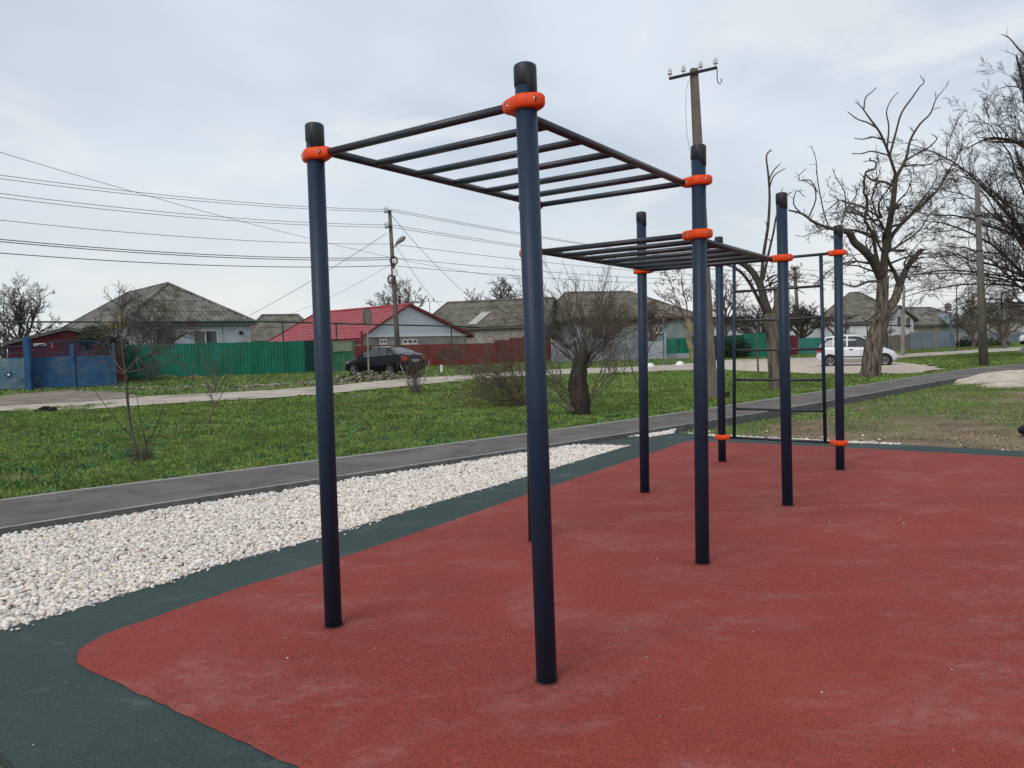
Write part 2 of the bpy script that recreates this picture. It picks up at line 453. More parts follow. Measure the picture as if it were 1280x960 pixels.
_ico = bmesh.new(); bmesh.ops.create_icosphere(_ico, subdivisions=1, radius=1)
ICO_V = np.array([v.co[:] for v in _ico.verts]); ICO_F = np.array([[v.index for v in f.verts] for f in _ico.faces]); _ico.free()
def stones(name, pts, size, m, cols, flat=.62, jit=.28, smooth=False, seed=1):
    r = np.random.RandomState(seed); n = len(pts); V = ICO_V[None].repeat(n, 0).astype(float)
    V += r.uniform(-jit, jit, V.shape)
    sc = size[:, None] * r.uniform(.65, 1.25, (n, 3)); sc[:, 2] *= flat
    V *= sc[:, None, :]
    a = r.uniform(0, 2*PI, n); ca, sa = np.cos(a), np.sin(a); tl = r.normal(0, .35, n); ct, st = np.cos(tl), np.sin(tl)
    y2 = V[..., 1]*ct[:, None] - V[..., 2]*st[:, None]; z2 = V[..., 1]*st[:, None] + V[..., 2]*ct[:, None]
    x3 = V[..., 0]*ca[:, None] - y2*sa[:, None]; y3 = V[..., 0]*sa[:, None] + y2*ca[:, None]
    V = np.stack([x3, y3, z2], -1) + pts[:, None, :]
    Fc = (ICO_F[None] + (np.arange(n) * len(ICO_V))[:, None, None]).reshape(-1, 3)
    return np_mesh(name, V.reshape(-1, 3), Fc, m, cols.repeat(len(ICO_V), 0), 3, smooth)
def sample_poly(poly, dens, seed, xr=None):
    r = np.random.RandomState(seed); P = np.array(poly); x0, y0 = P.min(0); x1, y1 = P.max(0)
    n = int((x1-x0)*(y1-y0)*dens); x = r.uniform(x0, x1, n); y = r.uniform(y0, y1, n); k = inpoly(x, y, poly)
    return x[k], y[k]
def stone_cols(n, r):
    b = r.uniform(.62, .93, n)[:, None] * np.array([1., .915, .835])[None]
    w = r.rand(n); b[w < .10] *= np.array([.95, .86, .74]); b[w > .94] *= .72; b[(w > .30) & (w < .312)] *= np.array([.55, .42, .34])
    return b
for gi, (poly, lab) in enumerate(((gr_poly, 'white crushed marble gravel between the path and the green rubber'), (gr2, 'small patch of white gravel by the green link to the path'), (gr3, 'thin line of white gravel along the far edge of the rubber'))):
    x, y = sample_poly(poly, 2350, 40 + gi)
    r = np.random.RandomState(gi); n = len(x); lay = r.rand(n)
    s_ = r.uniform(.011, .0235, n); s_[r.rand(n) < .12] *= 1.3
    bumpz = (fbm(x*3, y*3) - .5) * .03
    top = -.008 if gi < 2 else .0
    z = np.where(lay < .45, -.022, top - .002) + r.uniform(-.004, .007, n) + bumpz * (.5 if gi == 2 else 1)
    yc_ = y_near(x) - y
    z += np.where((yc_ > 0) & (yc_ < .5), .012 * (1 - yc_ / .5), 0)
    o = stones('gravel', np.stack([x, y, z], 1), s_, M_stone, stone_cols(n, r), seed=gi)
    tag(o, lab, 'gravel', kind='stuff')
# scattered single chips on the bare lawn
r = np.random.RandomState(5); n = 120
x = r.uniform(3.2, 14, n); yb = slab_far_y(x); y = yb + np.abs(r.normal(0, 1.0, n)) + .05
k = (y < y_near(x) - .25); x, y = x[k], y[k]; n = len(x)
o = stones('scattered_chips', np.stack([x, y, gz(x, y) + .012], 1), r.uniform(.010, .026, n), M_stone, stone_cols(n, r) * .9, seed=9)
tag(o, 'white marble chips scattered over the bare soil behind the slab', 'gravel', kind='stuff')

r = np.random.RandomState(6); n = 90; x = r.uniform(-2.6, 7, n); y = r.uniform(1.5, 11, n); k = inpoly(x, y, slab_poly); x, y = x[k], y[k]; n = len(x)
o = stones('stray_chips', np.stack([x, y, np.full(n, .006)], 1), r.uniform(.0025, .006, n), M_stone, stone_cols(n, r)*.8, seed=19); tag(o, 'tiny pale chips trodden onto the red and green rubber', 'gravel', kind='stuff')
q = np.array([s_[:2] for s_ in sl]); t = r.uniform(2, len(q)-1.01, 160); i = t.astype(int); f = (t-i)[:, None]; q = q[i]*(1-f) + q[i+1]*f; q[:, 1] -= np.abs(r.normal(0, .06, 160)); q[:, 0] += np.abs(r.normal(0, .03, 160))
o = stones('spilled_gravel', np.stack([q[:, 0], q[:, 1], np.full(160, .008)], 1), r.uniform(.005, .014, 160), M_stone, stone_cols(160, r), seed=20); tag(o, 'white gravel chips spilled along the edge of the green rubber', 'gravel', kind='stuff')
# dirt road, driveway, sand
def terrain_sheet(name, pxs, m, off=.012, jit=.12, cell=.7, base=.03):
    P = [tuple(G(a, b, base))[:2] for a, b in pxs]
    P2 = []
    for i in range(len(P)):
        a = Vector(P[i]); b = Vector(P[(i+1) % len(P)]); L = (b - a).length; nn_ = max(1, int(L / .5))
        for k in range(nn_):
            p = a.lerp(b, k / nn_); P2.append((p.x + rnd.uniform(-jit, jit), p.y + rnd.uniform(-jit, jit)))
    bm = bmesh.new(); f = bm.faces.new([bm.verts.new((p[0], p[1], 0)) for p in P2])
    if f.normal.z < 0: f.normal_flip()
    xs_ = [p[0] for p in P2]; ys_ = [p[1] for p in P2]
    bmesh.ops.triangulate(bm, faces=bm.faces[:])
    for v0 in np.arange(min(ys_), max(ys_), 1.5 if cell else 5):
        g = bm.verts[:] + bm.edges[:] + bm.faces[:]
        bmesh.ops.bisect_plane(bm, geom=g, plane_co=(0, v0, 0), plane_no=(0, 1, 0))
    for v in bm.verts: v.co.z = gzf(v.co.x, max(v.co.y, float(y_far(v.co.x)) + .01)) + off + .035
    me = bpy.data.meshes.new(name); bm.to_mesh(me); bm.free(); me.materials.append(m)
    o = bpy.data.objects.new(name, me); COL.objects.link(o); return struct(o)
road_near = [(-260,524),(-100,519),(0,515),(106,513),(150,505),(212,505.5),(280,501.5),(340,498.5),(429,491.5),(525,482),(608,473.5),(687,469.5),(767,467),(864,463.4),(930,461),(1044,457),(1126,447.8),(1222,441.6),(1280,438.8),(1500,428)]
road_far = [(1500,418.5),(1280,433.5),(1222,437.5),(1132,443),(1060,446.3),(905,450.5),(838,456.5),(772,460),(687,462.5),(595,468.5),(497,475),(427,482),(340,488.5),(255,493),(170,497),(0,507),(-100,512),(-260,519)]
terrain_sheet('dirt_road', road_near + road_far, M_road, .0)
terrain_sheet('driveway', [(-60,511),(0,509),(60,506),(120,502),(185,497),(150,491.5),(85,489),(20,493.5),(-20,500),(-60,503)], M_drive, .006)
terrain_sheet('sand_patch', [(880,462),(925,464.5),(978,467),(1044,468.5),(1076,468),(1122,469),(1150,467),(1180,462),(1160,457.5),(1132,455),(1098,452),(1040,452),(905,453)], M_sand, .008, jit=.25)

# ------------------------------------------------------------------ grass
def blades(name, x, y, z, h, w, cols, label, seed=2, m=None):
    r = np.random.RandomState(seed); n = len(x)
    a = r.uniform(0, 2*PI, n); dx, dy = np.cos(a)*w/2, np.sin(a)*w/2
    b = r.uniform(0, 2*PI, n); ln = r.uniform(.15, .95, n) * h
    tx, ty = np.cos(b)*ln, np.sin(b)*ln
    v = np.empty((n, 5, 3))
    v[:, 0] = np.stack([x-dx, y-dy, z-.01], 1); v[:, 1] = np.stack([x+dx, y+dy, z-.01], 1)
    v[:, 2] = np.stack([x+dx*.8+tx*.35, y+dy*.8+ty*.35, z+h*.6], 1); v[:, 3] = np.stack([x-dx*.8+tx*.35, y-dy*.8+ty*.35, z+h*.6], 1)
    v[:, 4] = np.stack([x+tx, y+ty, z+h*.95], 1)
    k = np.arange(n)[:, None] * 5
    f = np.concatenate([k + np.array([0, 1, 2]), k + np.array([0, 2, 3]), k + np.array([3, 2, 4])], 0)
    o = np_mesh(name, v.reshape(-1, 3), f, m or M_leaf, cols.repeat(5, 0))
    return tag(o, label, 'grass', kind='stuff')
def grass_cols(x, y, r):
    n = len(x); b1 = fbm(x*1.1, y*1.1)[:, None]; b2 = fbm(x*5+3, y*5)[:, None]; b3 = fbm(x*.3+8, y*.3+2)[:, None]
    b5 = fbm(x*9+1, y*9)[:, None]
    base = np.array([.23, .385, .08])*np.clip(.03+1.0*b1+.8*b2+.9*(b5-.5)-.15, .12, 2)
    yel = np.array([.34, .40, .10])
    c = base*(1-.35*b3) + yel*.35*b3
    dk = np.array([.04, .1, .035]); q = (b2 > .57)
    c = np.where(q, c*.45+dk*.55, c)
    c = c * r.uniform(.5, 1.45, (n, 1))
    b4 = fbm(x*.55+20, y*.9+4); dry = r.rand(n) < (.05 + .10 * (b1[:, 0] > .6) + .4*np.clip((b4-.6)*6, 0, 1)*(b2[:, 0] > .45)); c[dry] = np.array([.27, .22, .125]) * r.uniform(.5, 1.2, (dry.sum(), 1))
    return c
lawn = [(p[0], p[1]) for p in [(x_, float(y_far(x_)) + .02) for x_ in np.arange(-14, 40, 1.)]]
r_near_w = [tuple(G(a, b, .03))[:2] for a, b in road_near]
def between_road(x, y):
    P = np.array(sorted(r_near_w)); return y < np.interp(x, P[:, 0], P[:, 1])
sandw = [tuple(G(a, b, .03))[:2] for a, b in [(880,462),(925,464.5),(978,467),(1044,468.5),(1076,468),(1122,469),(1150,467),(1180,462),(1160,457.5),(1132,455),(1098,452),(1040,452),(905,453)]]
drw = [tuple(G(a, b, .03))[:2] for a, b in [(-60,511),(0,509),(60,506),(120,502),(185,497),(150,491.5),(85,489),(20,493.5),(-20,500),(-60,503)]]
def lawn_grass(x0, x1, y0, y1, dens, hh, ww, seed, name, label):
    r = np.random.RandomState(seed); n = int((x1-x0)*(y1-y0)*dens); x = r.uniform(x0, x1, n); y = r.uniform(y0, y1, n)
    k = (y > y_far(x) + .01 + .05*r.rand(n)) & between_road(x, y) & ~inpoly(x, y, sandw) & (np.abs(x) < y * .8 + 3)
    x, y = x[k], y[k]; br = bare(x, y); k = r.rand(len(x)) > br * .9; x, y = x[k], y[k]; n = len(x)
    cl = np.clip(fbm(x*3.1, y*3.1)*1.6-.3, 0, 1); h = hh * (.3 + 1.5*cl) * r.uniform(.55, 1.3, n); w = ww * r.uniform(.6, 1.5, n)
    z = gz(x, y) + (fbm(x*1.3, y*1.3) - .5) * .07
    return blades(name, x, y, z, h, w, grass_cols(x, y, r), label, seed)
lawn_grass(-13, 9, 2, 14, 3300, .048, .0085, 21, 'lawn_grass', 'short green grass and weeds on the lawn nearest the path')
lawn_grass(-17, 20, 14, 22, 1250, .052, .014, 22, 'lawn_grass', 'short green grass in the middle of the lawn')
lawn_grass(-20, 44, 22, 52, 330, .06, .028, 23, 'lawn_grass', 'short green grass on the far part of the lawn')
# right lawn between slab and path
r = np.random.RandomState(31); n = 230000
x = r.uniform(2.8, 30, n); y = r.uniform(8, 34, n)
k = (y < y_near(x) - .04) & (y > slab_far_y(x) + .1) & (np.abs(x) < y*.85 + 3); x, y = x[k], y[k]
k = r.rand(len(x)) > np.clip(bare(x, y) * 1.9 - .12, 0, .985); x, y = x[k], y[k]; n = len(x)
blades('lawn_grass', x, y, gz(x, y), .04*r.uniform(.4, 1.4, n), .012*r.uniform(.6, 1.5, n), grass_cols(x, y, r), 'patchy grass on the bare lawn behind the slab', 33)
# dead litter on the bare soil
x = r.uniform(3.0, 18, 30000); y = r.uniform(8.5, 24, 30000); k = (y < y_near(x) - .1) & (y > slab_far_y(x) + .08); x, y = x[k], y[k]; n = len(x)
blades('dry_litter', x, y, gz(x, y), .018*r.uniform(.4, 1.4, n), .018*r.uniform(.5, 1.5, n), np.array([.27, .21, .145])*r.uniform(.25, 1.7, (n, 1)), 'dry leaves and straw on the bare soil', 34)
# verge beyond the road
fw = np.array(sorted([tuple(G(a, b, .03))[:2] for a, b in road_far]))
r = np.random.RandomState(36); n = 260000; x = r.uniform(-34, 75, n); y = r.uniform(26, 95, n)
k = (y > np.interp(x, fw[:, 0], fw[:, 1]) + .1) & (y < np.interp(x, fw[:, 0], fw[:, 1]) + 26) & ~inpoly(x, y, drw) & (np.abs(x) < y*.8+3); x, y = x[k], y[k]; n = len(x)
k = r.rand(n) > np.clip((fbm(x*.6, y*.6)-.45)*3, 0, .85); x, y = x[k], y[k]; n = len(x)
blades('verge_grass', x, y, gz(x, y), .09*r.uniform(.4, 1.4, n), .05*r.uniform(.6, 1.5, n), grass_cols(x, y, r)*.9, 'rough grass on the verge between road and fences', 37)
# dense small scatter of broad leaved weeds near the path
r = np.random.RandomState(38); cx = r.uniform(-12, 8, 1100); cy = r.uniform(4, 17, 1100); k = (cy > y_far(cx)+.1); cx, cy = cx[k], cy[k]
x = (cx[:, None] + r.normal(0, .09, (len(cx), 28))).ravel(); y = (cy[:, None] + r.normal(0, .09, (len(cx), 28))).ravel(); k = y > y_far(x)+.03; x, y = x[k], y[k]; n = len(x)
blades('clover_patches', x, y, gz(x, y)+.01, .05*r.uniform(.4, 1.3, n), .026*r.uniform(.6, 1.4, n), np.array([.08, .20, .075])*r.uniform(.4, 1.6, (n, 1)), 'darker broad leaved weeds in clumps through the lawn', 39)

# ------------------------------------------------------------------ workout frame
FIT = {'B':(.105,3.423),'A':(-1.039,4.21),'D':(1.287,5.14),'C':(.143,5.927),'F':(2.471,6.861),'E':(1.328,7.648),'H':(3.767,8.743),'G':(2.624,9.531)}
BASEPX = {'A':(417.2,787.8),'B':(683.7,858.5),'D':(878,705),'E':(806,615.5),'F':(984.5,632),'G':(902.8,578.8),'H':(1050.2,590.2)}
TOPPX = {'A':(392.9,155),'B':(656,80.8),'D':(873,181.6),'E':(801.5,265.3),'F':(976.7,241.3),'G':(898.4,296.2),'H':(1047.7,282)}
RP = .0475
ZU, ZL, ZW, ZB = 2.611, 2.255, 2.476, .314
poles = {}
for k, (fx, fy) in FIT.items():
    if k == 'C':
        b = Vector((.143 - .004, 5.927, 0)); t = AT(661.5, 259.5, 5.927); t = b + (t - b)*(2.83/t.z)
    else:
        g = G(*BASEPX[k], 0); n_ = Vector((g.x, g.y, 0)).normalized() * RP; g = g + n_
        b = Vector(((g.x*.8 + fx*.2), g.y*.5 + fy*.5, 0))
        b.x = g.x / g.y * b.y
        t = AT(*TOPPX[k], b.y)
    poles[k] = (b, t)
def pole_at(k, z):
    b, t = poles[k]; return b + (t - b) * (z / t.z)
W_ = empty('workout_frame', (1.3, 6.5, 0), 'dark blue workout frame with ladders and wall bars on eight posts with orange clamps', 'workout frame')
def frame_of(ax):
    ax = Vector(ax).normalized(); s = Vector((0, 0, 1)).cross(ax).normalized(); return ax, s
for k, (b, t) in poles.items():
    mb = MB(); capz = .082
    d = (t - b); L = d.length; u = d.normalized()
    mb.tube([b - u*.1, b + u*(L - capz)], RP, 40)
    p = mb.build('pole', M_navy, W_, smooth=False)
    for pl in p.data.polygons: pl.use_smooth = len(pl.vertices) == 4
    R = u.to_track_quat('Z', 'Y').to_matrix()
    cb = MB(); z1 = capz
    cb.lathe(t - u*capz, [(RP+.0015, -.012), (RP+.0035, -.010), (RP+.0035, z1-.014), (RP+.001, z1-.005), (RP-.008, z1+.001), (RP-.022, z1+.005), (.004, z1+.007)], 40, R)
    c = cb.build('cap', M_cap, p, smooth=True)
    jb = MB(); jb.lathe((b.x, b.y, 0), [(RP+.001, .002), (RP+.009, .0045), (RP+.008, .0075), (RP+.001, .009)], 28); jb.build('base_joint', M_joint, p)
    # the cap's skirt hangs lower on one side, as on the real ones
    me = c.data
    side = Vector((rnd.uniform(.3, 1), rnd.uniform(-.8, -.1), 0)).normalized()
    for v in me.vertices:
        q = Vector(v.co) - (t - u*capz)
        if q.dot(u) < 0 and q.dot(side) > .01: v.co -= u * .045 * min(1, (q.dot(side) - .01) / .02)

def clamp(k, z, inner_dir, reach=.092, back=.056):
    """egg shaped two bolt clamp round a pole, longer towards the ladder"""
    c = pole_at(k, z); ax, s = frame_of(inner_dir); n = 44; hh = .031
    ring = []
    for i in range(n):
        a = 2*PI*i/n; dv = Vector((math.cos(a), math.sin(a)))
        best = 0
        # support function of the hull of three circles, turned into an outline
        pts = ((0, .066), (reach, .030), (-back, .036))
        q = max(((cx*dv.x + r_), cx, r_) for cx, r_ in pts)
        ring.append(Vector((q[1] + q[2]*dv.x, q[2]*dv.y)))
    mb = MB(); prof = [(-hh, .82), (-hh+.006, .93), (-hh+.015, 1.), (hh-.015, 1.), (hh-.006, .93), (hh, .82)]
    vs = []
    for dz, sc in prof:
        for p in ring:
            q = c + ax*(p.x*sc) + s*(p.y*sc); vs.append((q.x, q.y, c.z + dz))
    m = len(prof); fs = []
    for i in range(m-1):
        for j in range(n):
            j2 = (j+1) % n; fs.append((i*n+j, i*n+j2, (i+1)*n+j2, (i+1)*n+j))
    fs.append(tuple(range(n))[::-1]); fs.append(tuple((m-1)*n+j for j in range(n)))
    mb.add(vs, fs)
    o = mb.build('clamp', M_orange, W_, smooth=True)
    for sy in (-1, 1):
        for xx_, yy in ((reach*.74, .040), (-back-.004, .035)):
            bb = MB(); q = c + ax*xx_ + s*(sy*yy)
            rb_ = MB(); rb_.lathe(q, [(.0155, -.004), (.0155, .0012), (.011, .0014)], 16, Matrix((ax, Vector((0, 0, 1)), s*sy)).transposed()); rb_.build('bolt_recess', M_cap, o)
            R = Matrix((ax, Vector((0, 0, 1)), s*sy)).transposed()
            bb.lathe(q, [(.0105, -.002), (.0105, .003), (.0095, .004), (.0065, .0035), (.006, .001), (.004, .001)], 14, R)
            bb.build('bolt', M_bolt, o, smooth=True)
    return c
def unit(a, b): d = (b - a); d.z = 0; return d.normalized()
def ladder(k0, k1, k2, k3, z, nr):
    """k0-k1 near end (left,right), k2-k3 far end"""
    ins = .105
    A, B_, C, D = (pole_at(q, z) for q in (k0, k1, k2, k3))
    for q, a, b in ((k0, A, B_), (k1, B_, A), (k2, C, D), (k3, D, C)): clamp(q, z, unit(a, b))
    a = A + unit(A, B_)*ins; b = B_ + unit(B_, A)*ins; c = C + unit(C, D)*ins; d = D + unit(D, C)*ins
    root = bpy.data.objects.new('horizontal_ladder', None); COL.objects.link(root); root.parent = W_; root.matrix_parent_inverse = Matrix.Translation(W_.location).inverted()
    for p, q in ((a, c), (b, d)):
        mb = MB(); mb.tube([p, q], .0222, 20); o = mb.build('side_rail', M_bar, root, smooth=False)
        for pl in o.data.polygons: pl.use_smooth = len(pl.vertices) == 4
    for i in range(nr):
        t = i / (nr - 1); p = a.lerp(c, t); q = b.lerp(d, t)
        if i in (0, nr-1):
            p = p - unit(p, q)*.05; q = q + unit(p, q)*.05
        mb = MB(); mb.tube([p, q], .0198, 20); o = mb.build('rung', M_bar, root)
        for pl in o.data.polygons: pl.use_smooth = len(pl.vertices) == 4
ladder('A', 'B', 'C', 'D', ZU, 7)
ladder('C', 'D', 'E', 'F', ZL, 7)
g0, g1 = pole_at('G', ZW), pole_at('H', ZW); h0, h1 = pole_at('G', ZB), pole_at('H', ZB)
for kk, a, b in (('G', g0, g1), ('H', g1, g0), ('G', h0, h1), ('H', h1, h0)):
    clamp(kk, a.z, unit(a, b), .085, .052)
wb = bpy.data.objects.new('wall_bars', None); COL.objects.link(wb); wb.parent = W_; wb.matrix_parent_inverse = Matrix.Translation(W_.location).inverted()
def rod(a, b, r_, name, par):
    mb = MB(); mb.tube([a, b], r_, 16); o = mb.build(name, M_bar if name != 'upright' else M_navy, par)
    for pl in o.data.polygons: pl.use_smooth = len(pl.vertices) == 4
    return o
rod(g0 + unit(g0, g1)*.08, g1 - unit(g0, g1)*.08, .0168, 'crossbar', wb)
rod(h0 + unit(h0, h1)*.08, h1 - unit(h0, h1)*.08, .0168, 'crossbar', wb)
ua = [g0 + unit(g0, g1)*.19, h0 + unit(h0, h1)*.16]; ub = [g1 - unit(g0, g1)*.19, h1 - unit(h0, h1)*.16]
for u_ in (ua, ub): rod(u_[0] + Vector((0,0,.0)), u_[1], .0205, 'upright', wb)
for i in range(1, 6): rod(ua[0].lerp(ua[1], i/6), ub[0].lerp(ub[1], i/6), .0155, 'rung', wb)

# ------------------------------------------------------------------ roofs, houses, fences
def roof_face(mb, Ea, Eb, Ta, Tb, kind='slate', pitch=.30, amp=.032, row=1.45):
    Ea, Eb, Ta, Tb = map(Vector, (Ea, Eb, Ta, Tb)); e = (Eb - Ea); L = e.length; e.normalize()
    up = (Ta - Ea); up = up - e*up.dot(e)
    if up.length < 1e-6: return
    T = up.length; up.normalize(); nrm = e.cross(up).normalized()
    if nrm.z < 0: nrm = -nrm
    aTa = (Ta - Ea).dot(e); aTb = (Tb - Ea).dot(e)
    if kind == 'tile': pitch, amp, row = .45, .014, .38
    ns = max(2, int(L / (pitch / 4)))
    nrw = max(1, int(math.ceil(T / row)))
    def tmax(a):
        m = 1.
        if aTa > 1e-6: m = min(m, a / aTa)
        elif aTa < -1e-6: pass
        if L - aTb > 1e-6: m = min(m, (L - a) / (L - aTb))
        return max(0., m) * T
    for rI in range(nrw):
        t0, t1 = rI * row, min(T, (rI+1) * row)
        prev = None
        for i in range(ns + 1):
            a = L * i / ns; tm = tmax(a)
            if tm <= t0 + 1e-4: prev = None; continue
            h = amp * math.sin(2*PI*a/pitch)
            lo = Ea + e*a + up*t0 + nrm*(h + .035); hi = Ea + e*a + up*(min(t1, tm)+.05*(t1 < T)) + nrm*h
            base = Ea + e*a + up*t0 + nrm*(h - .01)
            bi = len(mb.v); mb.v += [tuple(lo), tuple(hi), tuple(base)]
            if prev is not None: mb.f += [(prev, bi, bi+1, prev+1), (prev+2, bi+2, bi, prev)]
            prev = bi
def window(par, p, u, w, h, nsash=2, frame=M_white):
    """p lower left corner on the wall, u wall direction, outward normal to the camera side"""
    u = Vector(u).normalized(); n = Vector((u.y, -u.x, 0))
    M = Matrix((u, -n, Vector((0,0,1)))).transposed(); c = Vector(p) + u*w/2 + Vector((0,0,h/2))
    mb = MB(); t = .07
    for s_ in (-1, 1): mb.box(c + u*s_*(w/2-t/2) + n*.05, (t, .07, h), M=M)
    for s_ in (-1, 1): mb.box(c + Vector((0,0,s_*(h/2-t/2))) + n*.05, (w-2*t, .07, t), M=M)
    for i in range(1, nsash): mb.box(c + u*(-w/2 + w*i/nsash) + n*.052, (t, .065, h-2*t), M=M)
    fr = mb.build('window', frame, par)
    g = MB(); g.box(c + n*.03, (w-.02, .03, h-.02), M=M); g.build('pane', M_glass, fr)
    s = MB(); s.box(c + Vector((0,0,-h/2-.04)) + n*.08, (w+.16, .16, .05), M=M); s.build('sill', frame, fr)
    return fr
def house(label, O, ux, L, W, ez, rz, in0, in1, frac, mw, mr, kind='slate', oh=.35, base=0, name='house', gable=None, group=None, trim=None, gb=None):
    """O corner, ux ridge direction; local v axis is +90 deg from ux."""
    ux = Vector((ux[0], ux[1], 0)).normalized(); vx = Vector((-ux.y, ux.x, 0)); O = Vector((O[0], O[1], 0))
    P = lambda u, v, z: O + ux*u + vx*v + Vector((0, 0, z))
    root = empty(name, (O.x, O.y, gzf(O.x, O.y)), label, 'house', group)
    q = [P(0,0,0), P(L,0,0), P(L,W,0), P(0,W,0)]
    mb = MB(); mb.add([(p.x,p.y,-.2) for p in q] + [(p.x,p.y,ez) for p in q], [(0,1,5,4),(1,2,6,5),(2,3,7,6),(3,0,4,7),(4,5,6,7)])
    mb.build('wall', mw, root)
    vr = W*frac; sl0 = (rz - ez) / max(vr, .1); sl1 = (rz - ez) / max(W - vr, .1)
    r0, r1 = P(in0 if in0 > 0 else -oh*.6, vr, rz+.05), P(L - in1 if in1 > 0 else L + oh*.6, vr, rz+.05)
    zo = ez + .05
    rb = MB()
    e00 = P(-oh, -oh, zo - oh*sl0*.6); e10 = P(L+oh, -oh, zo - oh*sl0*.6); e11 = P(L+oh, W+oh, zo - oh*sl1*.6); e01 = P(-oh, W+oh, zo - oh*sl1*.6)
    roof_face(rb, e00, e10, r0, r1, kind); roof_face(rb, e11, e01, r1, r0, kind)
    if in0 > 0: roof_face(rb, e01, e00, r0, r0, kind)
    if in1 > 0: roof_face(rb, e10, e11, r1, r1, kind)
    d = Vector((0, 0, -.07))
    for tri in ((e00, e10, r1, r0), (e11, e01, r0, r1)): rb.add([p + d for p in tri], [(0,1,2,3)])
    if in0 > 0: rb.add([e01+d, e00+d, r0+d], [(0,1,2)])
    if in1 > 0: rb.add([e10+d, e11+d, r1+d], [(0,1,2)])
    ro = rb.build('roof', mr, root, smooth=False)
    tb = MB(); tm = trim or M_kerb_dark
    if trim is not None or in0 == 0 or in1 == 0:
        for end, ins in ((0, in0), (1, in1)):
            if ins == 0:
                a, b, c_ = (e00, e01, r0) if end == 0 else (e10, e11, r1)
                for e_ in (a, b):
                    t1 = MB(); t1.bar(e_ + Vector((0,0,.02)), c_ + Vector((0,0,.02)), .06, .17); t1.build('bargeboard', tm, root)
    rg = MB(); rg.tube([r0 + Vector((0,0,.03)), r1 + Vector((0,0,.03))], .10, 8)
    for ins, a_, r_ in ((in0, e00, r0), (in0, e01, r0), (in1, e10, r1), (in1, e11, r1)):
        if ins > 0: rg.tube([a_ + Vector((0,0,.05)), r_ + Vector((0,0,.03))], .09, 6)
    rg.build('ridge_cap', mr, ro)
    fl = [(e00, e10), (e11, e01)] + ([(e00, e01)] if in0 > 0 else []) + ([(e10, e11)] if in1 > 0 else [])
    for f0, f1 in fl:
        fb = MB(); fb.bar(f0 + d*1.6, f1 + d*1.6, .04, .14); fb.build('fascia', tm, root)
    if tb.v: tb.build('bargeboard', tm, root)
    for end, ins in ((0, in0), (1, in1)):
        if ins == 0:
            gmb = MB(); uo = -.02 if end == 0 else L + .02; k = .02
            gmb.add([P(uo, 0, ez), P(uo, W, ez), P(uo, vr, rz-.05)], [(0,1,2)])
            gmb.build('gable', gable or mw, root)
    return root, P, (e00, e10, e11, e01, r0, r1)
def chimney(ro, c, w, h, m):
    mb = MB(); mb.box(Vector(c) + Vector((0,0,h/2)), (w, w, h)); mb.box(Vector(c) + Vector((0,0,h+.05)), (w+.12, w+.12, .1)); mb.box(Vector(c)+Vector((0,0,h+.16)), (w*.6, w*.6, .12))
    return mb.build('chimney', m, ro)
def fence(name, label, a, b, h, m, cat='fence', kind='corr', post=2.5, mp=None, arch=0, group=None, gap=0, rails=False, capm=None, h2=None):
    """sheet or board fence from ground point a to b (x,y)"""
    a = Vector((a[0], a[1], 0)); b = Vector((b[0], b[1], 0)); u = (b - a); L = u.length; u.normalize(); n = Vector((u.y, -u.x, 0))
    if n.y > 0: n = -n
    root = empty(name, (a.x, a.y, gzf(a.x, a.y)), label, cat, group)
    h2 = h if h2 is None else h2
    mb = MB()
    if kind == 'corr':
        step = .05; ns = int(L/step); pr = None
        for i in range(ns+1):
            s_ = i*step; p = a + u*s_; ph = (s_ % .2)/.2
            off = .03 if ph < .4 else (-.0 if .5 < ph < .9 else .015)
            off += .006*math.sin(s_*1.7)
            zt = h + (h2-h)*s_/L + arch*math.sin(PI*s_/L) + .012*math.sin(int(s_/1.15)*2.1)
            z0 = gzf(p.x, p.y); bi = len(mb.v); q = p + n*off
            mb.v += [(q.x, q.y, z0+gap), (q.x, q.y, z0+zt)]
            if pr is not None: mb.f.append((pr, bi, bi+1, pr+1))
            pr = bi
    elif kind == 'board':
        x0 = 0
        while x0 < L:
            w = rnd.uniform(.10, .15); p = a + u*(x0+w/2); zt = h + (h2-h)*x0/L + rnd.uniform(-.08, .05)
            M = Matrix((u, -n, Vector((0,0,1)))).transposed()
            mb.box((p.x + n.x*.02, p.y + n.y*.02, gzf(p.x, p.y) + zt/2), (w-.012, .022, zt), M=M); x0 += w
    elif kind == 'flat':
        M = Matrix((u, -n, Vector((0,0,1)))).transposed(); nseg = max(1, int(L/post))
        for i in range(nseg):
            c = a + u*(L*(i+.5)/nseg); mb.box((c.x, c.y, gzf(c.x, c.y)+ (h+(h2-h)*(i+.5)/nseg)/2 + rnd.uniform(-.01, .01)), (L/nseg-.02, .06, h+(h2-h)*(i+.5)/nseg), M=M)
    mb.build('panel', m, root)
    npst = max(1, int(round(L/post)))
    for i in range(npst+1):
        p = a + u*(L*i/npst) + n*(-.05 if kind != 'flat' else .02); z0 = gzf(p.x, p.y); pm_ = MB()
        zt = h + (h2-h)*i/npst + arch*math.sin(PI*i/npst)
        pm_.box((p.x, p.y, z0+zt/2-.02), (.07, .07, zt+.04)); pm_.build('post', mp or m, root)
    return root

